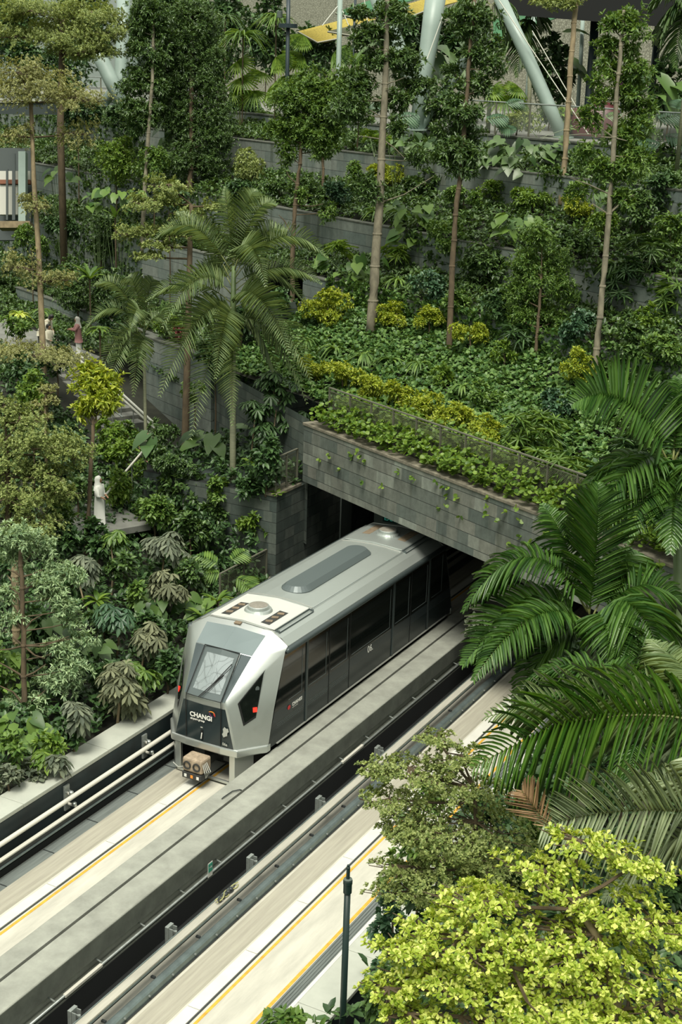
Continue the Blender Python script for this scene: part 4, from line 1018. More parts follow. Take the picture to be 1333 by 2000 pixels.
def rosette_plant(px, py, r, D, label, mat='leaf_dark', n=26, W=.045, droop=.9, name='strap_leaf_plant', cat='plant', upr=.75, tpl='strap', group=None, zoff=0.0):
    """arching strap leaves from one foot"""
    c = at(px, py, D); R = sz(r, D); g = ground_z(c); root = thing(name, label, cat, (c[0], c[1], min(c[2], g)), group); lb = LB_()
    th = RNG.uniform(0, 2 * PI, n); el_ = RNG.uniform(.25, 1.25, n) * upr
    D_ = np.stack([np.cos(th), np.sin(th), el_], 1); s = RNG.uniform(.75, 1.15, n)
    P = c + np.array([0, 0, -R * .35]) + D_ * .02
    lb.add(tpl, P, D_, np.array([0, 0, 1.0]) + RNG.normal(0, .1, (n, 3)), R * 1.25 * s, W, droop); lb.build('foliage', mat, root)
    hb = c[2] - R * .35
    if hb - root['_at'][2] > .03: MB().tube([tuple(root['_at']), (c[0], c[1], hb + .02)], [.03, .035], 6).build('stem', 'bark_brown', root)
    return root
def fan_palm(px, py, r, D, label, fans, mat='leaf_fresh', name='fan_palm', seg=18, full=1.25, group=None, droop=.15, wseg=None):
    """fans: (x, y, radius px, tilt az, tilt el) pleated round leaves on stalks from a foot"""
    c = at(px, py, D); g = ground_z(c); foot = np.array([c[0], c[1], min(g, c[2] - .3)]); root = thing(name, label, 'palm', foot, group)
    for (x, y, rr, roll_, face) in fans:
        h = at(x, y, D) + _fw * RNG.uniform(-.3, .3); R = sz(rr, D)
        stalk = MB().tube([foot, foot * .4 + h * .6 + np.array([0, 0, .15]), h], [.018, .014, .010], 6).build('leaf_stalk', 'rachis', root)
        nrm = unit(-_fw * math.cos(face) + np.array([0, 0, 1.0]) * math.sin(face)); a = unit(np.cross(nrm, _r2)); a = -a if a @ _u2 > 0 else a; b = np.cross(nrm, a)
        th = np.linspace(-full, full, seg) + roll_; Dd = np.cos(th)[:, None] * a + np.sin(th)[:, None] * b
        lb = LB_(); lb.add('blade', np.repeat(h[None], seg, 0), Dd, nrm + RNG.normal(0, .05, (seg, 3)), R * RNG.uniform(.92, 1.05, seg), (wseg or 2.3 * full / seg * 1.15) * R, droop)
        lb.build('fan_leaf', mat, stalk)
    return root
def big_leaf_plant(px, py, rx, ry, D, label, mat='leaf_dark', n=16, L=.42, W=.36, name='heart_leaf_plant', tpl='heart', cat='plant', droop=.35, group=None, face=.5):
    """large heart-shaped leaves on stalks, overlapping and facing the light and the viewer"""
    c = at(px, py, D); g = ground_z(c); foot = np.array([c[0], c[1], min(g, c[2] - sz(ry, D))]); root = thing(name, label, cat, foot, group)
    u = RNG.uniform(-1, 1, (n, 2)); P = c + u[:, :1] * sz(rx, D) * _r2 + u[:, 1:] * sz(ry, D) * np.array([0, 0, 1.0]) + _fw * (RNG.uniform(-.25, .35, (n, 1)) + u[:, 1:] * .2)
    nrm = unit(-_fw * face + np.array([0, 0, 1.0]) * .95 + RNG.normal(0, .25, (n, 3))); Dd = unit(u[:, :1] * _r2 * .9 + np.array([0, 0, -.40]) - _fw * .75 + RNG.normal(0, .35, (n, 3)))
    s = RNG.uniform(.7, 1.15, n); lb = LB_(); lb.add(tpl, P, Dd, nrm, L * s, W * s, droop); lb.build('foliage', mat, root)
    for k in range(min(n, 7)): MB().tube([foot, foot * .5 + P[k] * .5 + np.array([0, 0, .05]), P[k]], [.012, .01, .008], 5).build('leaf_stalk', 'palm_shaft', root)
    return root
def umbrella_shrub(px, py, rx, ry, D, label, mat='leaf_grey', n=40, L=.26, W=.10, k=8, name='umbrella_shrub', stem=None, group=None, droop=.5):
    """whorls of drooping leaflets (schefflera habit)"""
    c = at(px, py, D); bz = base_of(c); root = thing(name, label, 'shrub', bz, group)
    Rx, Rz = sz(rx, D), sz(ry, D); P, O = clumps(c, (Rx, (Rx + Rz) * .4, Rz), 9, n, cl=.45); lb = LB_(); whorl(lb, P, O, k, L, W, droop); lb.build('foliage', mat, root)
    pts = [at(x, y, D) for x, y in stem] if stem else [np.array(bz), np.array(bz) * .5 + c * .5 + .06, c]
    if stem: pts = [np.array([pts[0][0], pts[0][1], min(ground_z(pts[0]), pts[0][2])])] + pts
    MB().tube(pts, list(np.linspace(.045, .02, len(pts))), 7).build('stem', 'twig', root, smooth=True)
    for q_ in range(0, min(n, 24), 2): MB().tube([pts[-1] * .6 + c * .4, P[q_]], [.010, .006], 4).build('leaf_stalk', 'twig', root)
    return root
def split_leaf_plant(px, py, r, D, label, leaves, mat='leaf_mid', name='split_leaf_plant'):
    """leaves: (x, y, length px, heading) large leaves cut into ribs"""
    c = at(px, py, D); foot = np.array([c[0], c[1], min(ground_z(c), c[2] - .2)]); root = thing(name, label, 'plant', foot)
    for (x, y, ln, hd_) in leaves:
        h = at(x, y, D) + _fw * RNG.uniform(-.15, .15); L = sz(ln, D); lb = LB_()
        nrm = unit(-_fw * .6 + np.array([0, 0, .8])); ax = unit(math.cos(hd_) * _r2 + math.sin(hd_) * _u2); ax = unit(ax - nrm * (ax @ nrm)); S = np.cross(nrm, ax)
        stalk = MB().tube([foot, foot * .4 + h * .6 + np.array([0, 0, .08]), h, h + ax * L * .9], [.012, .01, .008, .004], 5).build('leaf_stalk', 'palm_shaft', root)
        m_ = 9; u = np.linspace(.05, .95, m_); pr = .62 * np.sin(PI * np.clip(u * .8 + .18, 0, 1)) + .05
        for s in (-1, 1):
            lb.add('blade', h + ax * (u * L)[:, None], unit(S * s + ax * .45), np.repeat(nrm[None], m_, 0), L * pr, L * .105, .25)
        lb.build('split_leaf', mat, stalk)
    return root
def scatter(name, label, cat, quads, per, mat, tpl, L, W, k=4, lift=.12, group=None):
    """a continuous mat of leaves over patches of ground: quads of four corners"""
    o_ = thing('patch_origin', label, cat, quads[0][0]); lb = LB_()
    for q in quads:
        a, b, c, d = map(np.asarray, q); area = np.linalg.norm(np.cross(b - a, d - a)); n = int(area * per); u, v = RNG.rand(n, 1), RNG.rand(n, 1)
        P = a * (1 - u) * (1 - v) + b * u * (1 - v) + c * u * v + d * (1 - u) * v
        nn = unit(np.cross(b - a, d - a)); nn = nn if nn[2] >= 0 and nn @ _fw < .3 else (-nn if nn[2] < 0 else nn)
        P = P + nn * lift * RNG.uniform(.1, 1.4, (n, 1)) + .06 * np.sin(P[:, :1] * 3 + P[:, 2:] * 5) * nn
        O = unit(nn + RNG.normal(0, .5, P.shape)); rosette(lb, P, O, k, tpl, L, W, spread=.9, droop=.1)
    f = lb.build(name, mat, o_)
    f.parent = None; f.location = o_.location; bpy.data.objects.remove(o_); stuff(f, label, cat)
    return f
# ================================================================== PLANTING
def HD(px, py, lift=.5): return GD(px, py, lift, 30)
def TD(px, py, t=17.0): return depth(ont(px, py, t)[0:3])
def DLF(x, y, lift=1.0): return GD(x, y, lift, 26)

# ---- leaf carpets that nobody could count
scatter('ivy_groundcover', 'dark round-leaved ivy carpet covering the slope behind the portal fence', 'groundcover',
        [(st(-12.4, 1.7, 6.2), st(14, 1.7, 6.2), st(14, 6.4, 8.2), st(-12.4, 6.4, 8.2)), (st(-12.4, 6.3, 8.1), st(14, 6.3, 8.1), st(14, 6.25, 9.1), st(-12.4, 6.25, 9.1)), (st(-12.45, 6.4, 6.0), st(-12.45, 1.6, 4.0), st(-12.45, 1.6, 6.2), st(-12.45, 6.4, 8.2))], 85, 'leaf_ivy', 'ell', .16, .135, k=5)
scatter('terrace_undergrowth', 'low dark leafy undergrowth filling the stone terraces', 'groundcover',
        [(st(-17, 6.8, 8.9), st(14, 6.8, 8.9), st(14, 9, 9.4), st(-17, 9, 9.4)), (st(-60, 6.8, 8.7), st(-17, 6.8, 8.7), st(-17, 9, 9), st(-60, 9, 9)), (st(-60, 9.4, 10.75), st(14, 9.4, 10.75), st(14, 12.5, 11.7), st(-60, 12.5, 11.7)), (st(-60, 3.5, 5.7), st(-19.6, 3.5, 5.7), st(-19.6, 6.3, 6.1), st(-60, 6.3, 6.1)), (st(-17.5, 1.9, 6.2), st(-12.6, 1.9, 6.2), st(-12.6, 6.3, 6.5), st(-17.5, 6.3, 6.5)), (st(-60, 1.5, 5.05), st(-34, 1.5, 5.05), st(-34, 6.3, 5.2), st(-60, 6.3, 5.2)), (st(-19.5, 1.5, 5), st(-14.9, 1.5, 5), st(-14.9, 6.3, 6), st(-19.5, 6.3, 6)), (st(-60, 1.15, 5.05), st(-19, 1.15, 5.05), st(-19, 3.2, 5.1), st(-60, 3.2, 5.1)), (st(-60, -5, 4.9), st(-19, -5, 4.9), st(-19, -1.6, 5.05), st(-60, -1.6, 5.05)), (st(-60, 12.8, 12.95), st(14, 12.8, 12.95), st(14, 15.5, 13.5), st(-60, 15.5, 13.5)),
         (st(-12.0, 8.95, 9.3), st(14, 8.95, 9.3), st(14, 8.85, 10.95), st(-12, 8.85, 10.95)), (st(-8, 12.45, 11.8), st(14, 12.45, 11.8), st(14, 12.35, 13.15), st(-8, 12.35, 13.15)), (st(-40, 8.9, 9), st(-24, 8.9, 9), st(-24, 8.85, 10.95), st(-40, 8.85, 10.95)), (st(-60, 6.3, 5), st(-27, 6.3, 5), st(-27, 6.25, 8.95), st(-60, 6.25, 8.95)), (st(-60, 12.4, 11.5), st(-38, 12.4, 11.5), st(-38, 12.35, 13.15), st(-60, 12.35, 13.15))], 45, 'leaf_dark', 'ell', .19, .10, k=5, lift=.2)
scatter('valley_undergrowth', 'dark undergrowth between the shrubs left of the tracks', 'groundcover',
        [((-2.5, -14, .8), (-2.5, 9, .8), (-9, 9, 2.2), (-9, -14, 2.2)), ((-9, -8, 2.2), (-9, 9, 2.2), (-24, 12, 5), (-24, -4, 5)), ((-4.1, 9.5, 3.97), (-4.1, 14, 3.97), (-9, 14, 3.97), (-9, 9.5, 3.97)), ((-9, 9, 2.2), (-9, 16, 2.2), (-13, 14, 3.3), (-13, 9, 3.3)), ((-13, 4, 3.3), (-13, 12, 3.3), (-40, 30, 5), (-40, 20, 5)), ((-13.5, 7, 3.3), (-13.8, 12.6, 3.4), (-19.5, 15.6, 4.9), (-25, 12, 5)), ((-4.2, 9.38, .6), (-4.2, 9.38, 2.6), (-9, 9.38, 3.9), (-9, 9.38, 2))], 26, 'leaf_deep', 'ell', .22, .12, k=5, lift=.4)
scatter('bank_undergrowth', 'dark undergrowth on the planted bank right of the tracks', 'groundcover',
        [((7.2, -16, -1), (20, -16, 0), (20, 4, 2), (7.2, 4, 1))], 14, 'leaf_deep', 'ell', .30, .15, k=5, lift=.5)
scatter('trailing_creeper', 'bright round-leaved creeper filling the planter behind the wire fence and trailing over the ledge', 'creeper',
        [(st(-4.0, .18, 6.03), st(13, .18, 6.03), st(13, .62, 6.35), st(-4.0, .62, 6.35)), (st(-4.0, .66, 6.3), st(13, .66, 6.3), st(13, 1.5, 6.6), st(-4.0, 1.5, 6.6))], 115, 'leaf_fresh', 'round', .125, .125, k=4, lift=.34)

scatter('hanging_creeper', 'sparse creeper strands hanging over the face of the tunnel portal', 'creeper', [(st(-3.5, -.05, 4.9), st(12, -.05, 4.9), st(12, -.05, 5.95), st(-3.5, -.05, 5.95)), (st(-3.5, -.06, 5.6), st(12, -.06, 5.6), st(12, -.06, 6.05), st(-3.5, -.06, 6.05))], 2.6, 'leaf_fresh', 'round', .13, .13, k=3, lift=.05)
# ---- bright hedge and shrubs on the slope behind the fence
for i, (x, y, rx, ry, lab) in enumerate([
    (615, 712, 32, 22, 'yellow-green shrub at the palm end of the row behind the wire fence'),
    (668, 735, 38, 24, 'yellow-green shrub second from the palm in the row behind the fence'),
    (722, 752, 36, 24, 'yellow-green shrub below the tall pale trunk, behind the fence'),
    (778, 775, 38, 24, 'yellow-green shrub in the middle of the row behind the fence'),
    (832, 795, 38, 25, 'yellow-green shrub with pale tips right of the middle of the fence row'),
    (888, 818, 40, 26, 'brightest yellow shrub of the row behind the wire fence'),
    (942, 840, 38, 26, 'yellow shrub at the low end of the row, left of the bamboo palm')]):
    shrub('yellow', x, y, rx * 1.18, ry * 1.1, HD(x, y, .62), lab, name='yellow_shrub')
for x, y, rx, ry, s_, lab in [
    (640, 600, 55, 36, 'yellow', 'broad yellow-green shrub left of the tall pale trunk'),
    (775, 612, 40, 30, 'yellow', 'yellow-green shrub just right of the tall pale trunk base'),
    (838, 628, 34, 26, 'yellow', 'small yellow-green shrub left of the second slim trunk'),
    (918, 655, 38, 30, 'yellow', 'yellow-green shrub just right of the second slim trunk base'),
    (985, 690, 30, 20, 'fresh', 'fresh green shrub in the ivy below the fine-leaved small tree'),
    (1132, 718, 36, 32, 'yellow', 'yellow-green shrub left of the right slim trunk base'),
    (1230, 665, 42, 36, 'dark', 'dark green shrub right of the right slim trunk'),
    (1300, 690, 45, 40, 'mid', 'green leafy shrub behind the tall palm at the right edge'),
    (1265, 620, 26, 22, 'fresh', 'small yellow-tipped shrub on the slope at the right edge'),
    (860, 735, 30, 18, 'fresh', 'fresh green shrub in the ivy above the bright fence row'),
    (945, 770, 40, 20, 'mid', 'low green shrub in the ivy above the low end of the fence row'),
    (1080, 790, 45, 25, 'blue', 'blue-green shrub on the slope above the bamboo palm'),
    (760, 345, 60, 26, 'yellow', 'yellow-green shrub on the terrace right of the tall pale trunk'),
    (695, 345, 30, 28, 'mid', 'rounded green shrub on the terrace left of the tall pale trunk'),
    (720, 375, 30, 26, 'dark', 'dark rounded leaf clump against the tall pale trunk'),
    (545, 368, 26, 20, 'dark', 'dark shrub under the pale-leaved bush on the middle terrace'),
    (600, 372, 50, 22, 'glossy', 'glossy dark shrub above the middle stone wall'),
    (662, 378, 40, 22, 'blue', 'blue-green shrub on the edge of the middle stone wall'),
    (490, 325, 42, 38, 'pale', 'pale yellow bush in front of the upper stone wall'),
    (470, 372, 40, 22, 'deep', 'dark shrub behind the feather palm crown'),
    (830, 355, 45, 28, 'dark', 'dark shrub on the terrace right of the long bare branch'),
    (905, 385, 46, 26, 'mid', 'mid green shrub behind the second slim trunk'),
    (965, 372, 40, 22, 'fresh', 'fresh green shrub under the heart-leaved clump on the terrace'),
    (1040, 385, 48, 26, 'fresh', 'fresh green shrub left of the brown bare trunk foot'),
    (1130, 400, 44, 30, 'yellow', 'yellow-green shrub left of the right slim trunk on the terrace'),
    (1255, 410, 58, 40, 'dark', 'dark shrub right of the right slim trunk on the terrace'),
    (1310, 460, 42, 40, 'mid', 'green shrub at the right edge below the terrace'),
    (1290, 370, 50, 36, 'deep', 'deep green shrub at the right edge on the upper terrace'),
    (880, 460, 50, 40, 'mid', 'leafy green shrub behind the second slim trunk, mid slope'),
    (950, 520, 52, 40, 'dark', 'dark shrub left of the fine-leaved small tree'),
    (840, 560, 44, 30, 'blue', 'blue-green shrub left of the second slim trunk, mid slope'),
    (895, 590, 34, 26, 'mid', 'mid green shrub right of the second slim trunk, mid slope'),
    (975, 600, 40, 32, 'deep', 'deep green shrub under the fine-leaved small tree'),
    (1130, 640, 40, 36, 'blue', 'blue-green shrub left of the right slim trunk, mid slope'),
    (1120, 480, 44, 36, 'dark', 'dark shrub left of the right slim trunk above the rhapis clump'),
    (1180, 440, 34, 26, 'fresh', 'fresh green shrub behind the right slim trunk'),
    (820, 250, 40, 26, 'deep', 'dark shrub on the top terrace right of the tall pale trunk'),
    (690, 250, 50, 30, 'dark', 'dark shrub on the top terrace left of the tall pale trunk'),
    (905, 255, 44, 24, 'deep', 'deep green shrub on the top terrace behind the second slim trunk'),
    (1010, 238, 62, 22, 'pale', 'pale fine-leaved bush behind the top terrace railing'),
    (1245, 265, 60, 36, 'dark', 'dark shrub behind the railing at the right slim tree'),
    (470, 225, 60, 34, 'deep', 'dark shrub under the fan palms on the upper terrace'),
    (520, 240, 40, 24, 'mid', 'green shrub with long leaves right of the dense dark tree')]:
    up = y < 262
    shrub(s_, x, y, rx, ry, TD(x, y, 16.5) if up else HD(x, y, ry * .017 + .15), lab, name={'yellow': 'yellow_shrub', 'pale': 'pale_bush'}.get(s_, 'leafy_shrub'))
# ---- strap-leaved lilies
for x, y, r, lab in [(600, 655, 34, 'arching strap-leaved lily left of the tall pale trunk base'), (655, 668, 38, 'arching strap-leaved lily below the broad yellow-green shrub'),
                     (712, 682, 36, 'arching strap-leaved lily at the foot of the tall pale trunk'), (765, 690, 38, 'arching strap-leaved lily right of the tall pale trunk foot'),
                     (820, 700, 34, 'arching strap-leaved lily left of the second slim trunk foot'), (905, 745, 32, 'arching lily with pale leaf edges in the ivy'),
                     (780, 535, 40, 'strap-leaved lily with white flowers above the lower wall'), (835, 520, 36, 'strap-leaved lily beside the white-flowered one'),
                     (735, 400, 38, 'strap-leaved lily spilling over the middle wall by the tall pale trunk'), (785, 405, 40, 'strap-leaved lily right of the tall pale trunk on the middle wall'), (830, 420, 34, 'strap-leaved lily left of the second slim trunk on the middle wall'),
                     (965, 480, 40, 'strap-leaved plant below the big round leaves, mid slope'), (1040, 490, 44, 'strap-leaved plant on the slope left of the right slim trunk'),
                     (1205, 500, 40, 'strap-leaved plant right of the right slim trunk, mid slope'), (940, 470, 30, 'small strap-leaved plant right of the second slim trunk')]:
    rosette_plant(x, y, r, HD(x, y, .5), lab, mat='leaf_mid', n=30, W=.075, droop=.85, name='strap_lily')
for (x, y) in [(795, 512), (776, 508)]:
    pass
# ---- big heart leaves
for x, y, rx, ry, n, lab in [(690, 520, 60, 26, 18, 'big heart-leaved plant hanging over the lower wall left of the tall pale trunk'), (1030, 300, 66, 36, 34, 'clump of big dark heart leaves under the top terrace wall'),
                             (805, 435, 36, 42, 20, 'column of big round leaves right of the tall pale trunk'), (1015, 440, 46, 22, 14, 'big round leaves on the slope below the heart-leaved clump'),
                             (810, 275, 34, 20, 10, 'large bright-topped heart leaves on the upper terrace'), (945, 300, 20, 24, 8, 'heart leaves at the left end of the dark heart-leaved clump'),
                             (1215, 385, 40, 24, 14, 'dark heart leaves right of the right slim trunk')]:
    big_leaf_plant(x, y, rx, ry, HD(x, y, .7), lab, n=int(n * 1.5), L=.42, W=.40, mat='leaf_dark' if y < 420 else 'leaf_mid')
# ---- bamboo palms (thin fingered fans)
def bamboo_palm(x, y, rx, ry, D, lab, mat='leaf_mid', n=26, k=8, L=.42, W=.055):
    c = at(x, y, D); bz = base_of(c); root = thing('bamboo_palm', lab, 'palm', bz); Rx, Rz = sz(rx, D), sz(ry, D)
    P, O = clumps(c, (Rx, (Rx + Rz) * .4, Rz), 8, n, cl=.45); lb = LB_(); whorl(lb, P, O, k, L, W, .30, 'blade', .25); lb.build('foliage', mat, root)
    for q in range(5): MB().tube([np.array(bz) + RNG.normal(0, .08, 3) * [1, 1, 0], P[q]], [.018, .010], 5).build('cane', 'palm_shaft', root)
    return root
for x, y, rx, ry, m_, n, lab in [(1040, 850, 62, 60, 'leaf_mid', 50, 'large fingered bamboo palm behind the low end of the wire fence'), (1110, 925, 50, 40, 'leaf_mid', 30, 'bamboo palm above the feather palm at the fence end'),
                                 (1185, 945, 46, 40, 'leaf_blue', 26, 'bluish bamboo palm behind the tall palm fronds'), (1240, 885, 50, 44, 'leaf_deep', 26, 'dark bamboo palm under the tall palm fronds'), (665, 492, 26, 22, 'leaf_fresh', 16, 'small fresh bamboo palm below the middle stone wall'),
                                 (770, 492, 34, 20, 'leaf_fresh', 18, 'small bamboo palm right of the tall pale trunk, below the middle wall'), (1235, 560, 64, 62, 'leaf_deep', 46, 'dark bamboo palm right of the right slim trunk'), (1310, 580, 48, 50, 'leaf_mid', 30, 'bamboo palm on the slope at the right edge'),
                                 (1260, 490, 46, 34, 'leaf_dark', 26, 'dark bamboo palm above the larger one at the right'), (735, 275, 42, 22, 'leaf_fresh', 20, 'bright fingered palm on the upper terrace behind the tall pale trunk'), (1060, 905, 40, 30, 'leaf_mid', 20, 'small bamboo palm at the very end of the fence'), (1010, 655, 30, 24, 'leaf_deep', 14, 'dark fingered palm in the ivy under the small tree')]:
    bamboo_palm(x, y, rx, ry, HD(x, y, .8), lab, m_, n)

# ---- slim trees on the slope
slim_tree([(725, 655), (733, 520), (742, 395), (750, 230), (755, 100), (757, -20)], 21, 9, HD(725, 650, .1),
          [(700, 26, 26, 14), (775, 14, 42, 26), (760, 35, 34, 16), (725, 62, 40, 14), (762, 72, 22, 16), (705, 80, 24, 12), (745, 118, 46, 22), (800, 118, 44, 22), (708, 150, 40, 18), (815, 160, 40, 22), (700, 178, 34, 16), (770, 190, 40, 20), (672, 215, 46, 28), (770, 250, 26, 16), (815, 310, 26, 16), (720, 372, 34, 26)],
          'tallest slim tree with a pale ringed trunk and tiered dark leaf clumps', 'dark', 'bark_grey',
          bare=[[(755, 164), (775, 158), (798, 148)], [(752, 198), (720, 197), (684, 200)], [(750, 238), (738, 224), (722, 214)], [(748, 276), (770, 288), (790, 308)], [(738, 390), (790, 380), (848, 344)], [(748, 276), (700, 265)]])
D2 = HD(878, 680, .1)
slim_tree([(878, 680), (884, 520), (890, 420), (903, 320), (910, 210), (918, 110), (928, -10)], 13, 7, D2,
          [(905, 36, 34, 20), (945, 40, 30, 26), (960, 80, 26, 26), (900, 62, 30, 14), (930, 105, 34, 20), (965, 130, 30, 24), (885, 130, 24, 14), (930, 165, 36, 20), (895, 200, 26, 14), (905, 225, 44, 20), (880, 255, 40, 24), (925, 265, 30, 20), (895, 300, 46, 22), (905, 330, 40, 16), (865, 300, 20, 16)],
          'second slim tree, its trunk half hidden by drooping dark leaves', 'dark', 'bark_brown', bare=[[(914, 178), (935, 178), (955, 165)]])
D3 = HD(1160, 745, .1)
slim_tree([(1160, 745), (1172, 620), (1184, 500), (1196, 340), (1204, 200), (1214, 90), (1220, 20)], 15, 7, D3,
          [(1230, 30, 30, 18), (1200, 48, 32, 22), (1240, 58, 34, 22), (1190, 82, 24, 14), (1215, 88, 46, 18), (1195, 125, 30, 18), (1240, 132, 44, 20), (1175, 160, 22, 18), (1225, 165, 46, 22), (1255, 195, 40, 22), (1180, 190, 20, 14), (1160, 235, 26, 30), (1240, 235, 44, 26), (1215, 262, 40, 18), (1150, 300, 30, 20), (1175, 340, 34, 22), (1225, 330, 50, 26), (1250, 300, 40, 18), (1140, 375, 24, 20), (1210, 390, 40, 18)],
          'right slim tree with a narrow column of pointed leaves to its tip', 'mid', 'bark_grey', bare=[[(1197, 285), (1175, 268), (1155, 262)], [(1196, 285), (1225, 275)], [(1190, 365), (1150, 360), (1115, 348)], [(1186, 404), (1215, 395), (1240, 380)]])
slim_tree([(1096, 400), (1104, 310), (1111, 200), (1117, 100), (1127, -10)], 12, 10, HD(1096, 390, .2), [(1090, 4, 60, 10)], 'bare straight brown trunk in front of the top terrace railing', 'pale', 'bark_tan', nodes_=True)
slim_tree([(570, 632), (572, 480), (577, 400), (586, 320), (592, 240), (600, 180)], 11, 6, HD(640, 560, 0.2) + 1.0,
          [(600, 178, 60, 22), (655, 185, 40, 30), (560, 200, 50, 26), (625, 215, 60, 26), (575, 240, 50, 26), (650, 245, 44, 24), (600, 270, 56, 24), (545, 262, 34, 20), (560, 298, 26, 18), (640, 285, 32, 18), (608, 150, 30, 20), (668, 150, 24, 16), (590, 385, 16, 14), (640, 412, 14, 18)],
          'slim tree with a round glossy crown over the middle stone wall', 'mid', 'bark_brown', bare=[[(580, 360), (565, 345), (560, 335)], [(575, 405), (610, 403), (632, 398)], [(572, 450), (555, 430), (545, 420)]])
slim_tree([(631, 370), (632, 330), (630, 300)], 6, 5, HD(631, 372, .2), [(628, 292, 26, 16)], 'thin stake-like sapling in front of the upper stone wall', 'mid', 'bark_brown')
slim_tree([(278, 455), (283, 360), (290, 260), (298, 160), (300, 40)], 10, 6, HD(278, 450, .3),
          [(290, 20, 44, 26), (270, 55, 30, 22), (305, 70, 34, 24), (275, 95, 30, 20), (300, 115, 34, 22), (268, 140, 30, 20), (262, 165, 36, 18), (300, 165, 34, 22), (255, 210, 40, 22), (290, 215, 34, 20), (270, 240, 34, 18), (310, 40, 30, 24)],
          'narrow leafy tree left of the dense dark tree', 'dark', 'bark_grey')
slim_tree([(370, 400), (372, 330), (374, 250), (375, 120), (375, 30)], 12, 7, HD(370, 395, .4),
          [(380, 20, 44, 30), (345, 50, 46, 34), (400, 60, 40, 40), (365, 90, 60, 34), (335, 110, 40, 34), (410, 120, 40, 36), (370, 140, 60, 34), (330, 165, 44, 34), (405, 175, 46, 36), (350, 205, 56, 36), (415, 225, 44, 36), (380, 250, 56, 34), (330, 235, 40, 30), (425, 275, 36, 30), (360, 290, 56, 28), (410, 315, 44, 26), (340, 320, 44, 24)],
          'dense dark tree with a tall column of small leaves left of the fan palms', 'glossy', 'bark_brown', pin=False, dens=.9)
big_leaf_plant(350, 258, 40, 30, HD(350, 258, 2.0), 'plant with huge drooping leaves in the dense dark tree', n=9, L=.95, W=.55, name='elephant_ear', mat='leaf_dark')
slim_tree([(1047, 700), (1052, 620), (1058, 540)], 9, 5, HD(1047, 700, .1), [(1060, 470, 46, 24), (1030, 510, 40, 26), (1095, 505, 36, 26), (1060, 545, 56, 30), (1015, 570, 36, 24), (1100, 565, 34, 24), (1050, 600, 52, 26), (1085, 625, 30, 20), (1020, 620, 30, 20)],
          'small fine-leaved tree on the ivy slope between two slim trunks', 'mid', 'bark_brown', lscale=.72)
# ---- feather palm in the middle and the smaller one beside it
DP = 44.5
palm('tall feather palm with a pale trunk left of the tunnel portal', [(455, 1000), (455, 860), (455, 720), (455, 600)], 13, 11, DP, (458, 560),
     [(456, 520, 500, 372, .5, .9, dict(n=44, ll=.75)), (452, 530, 300, 470, .3, 1.7, dict(ll=.7)), (455, 540, 540, 400, -.3, 1.5, dict(ll=.65)), (450, 545, 345, 415, .8, .8, dict(ll=.6)),
      (452, 575, 318, 640, -.8, 1.9, dict(ll=.75)), (450, 590, 285, 590, .3, 1.2, dict(ll=.6)), (452, 600, 312, 775, -.9, 1.8, dict(ll=.85, n=48)), (455, 640, 372, 860, -.9, 1.9, dict(ll=.7)), (455, 650, 455, 832, -1.6, 1.2, dict(ll=.65)),
      (458, 545, 640, 505, .2, 1.9, dict(ll=.75, n=46)), (458, 570, 628, 555, .3, 1.2, dict(ll=.7)), (458, 580, 565, 690, -1.3, 1.5, dict(ll=.8)), (458, 600, 612, 755, -.2, 1.9, dict(ll=.75)), (458, 630, 600, 790, .3, 2.0, dict(ll=.6)), (458, 530, 520, 560, -1.5, 2.0, dict(ll=.7)), (455, 520, 440, 365, .7, .4, dict(ll=.55)), (455, 545, 500, 460, .9, .9, dict(ll=.6)), (453, 560, 380, 560, 1.0, 1.3), (460, 555, 600, 600, .9, 1.4), (455, 610, 350, 700, .6, 1.4), (458, 620, 545, 760, .8, 1.4), (455, 610, 420, 740, -1.6, 1.3), (458, 540, 560, 450, 1.2, 1.0)],
     mat='leaf_palm', ll=.66, lw=.032, n=44, shaft=[(455, 640), (456, 580), (457, 520)], droop=.20, vee=.45, face=.6)
palm('smaller feather palm behind the stair, left of the tall feather palm', [(285, 870), (283, 760), (282, 700)], 7, 6, 49, (278, 620),
     [(278, 640, 182, 560, .3, 1.4), (278, 640, 162, 650, .2, 1.5), (280, 650, 190, 750, -.4, 1.6), (280, 650, 210, 760, -.8, 1.2), (282, 640, 300, 545, .5, .8), (280, 640, 255, 640, -1.2, 1.2), (283, 650, 335, 660, .2, 1.2), (282, 660, 260, 775, -.9, 1.3), (282, 630, 250, 540, .9, .8)],
     mat='leaf_palm', ll=.55, lw=.034, n=36, shaft=[(282, 700), (281, 640)], droop=.2, face=.6)
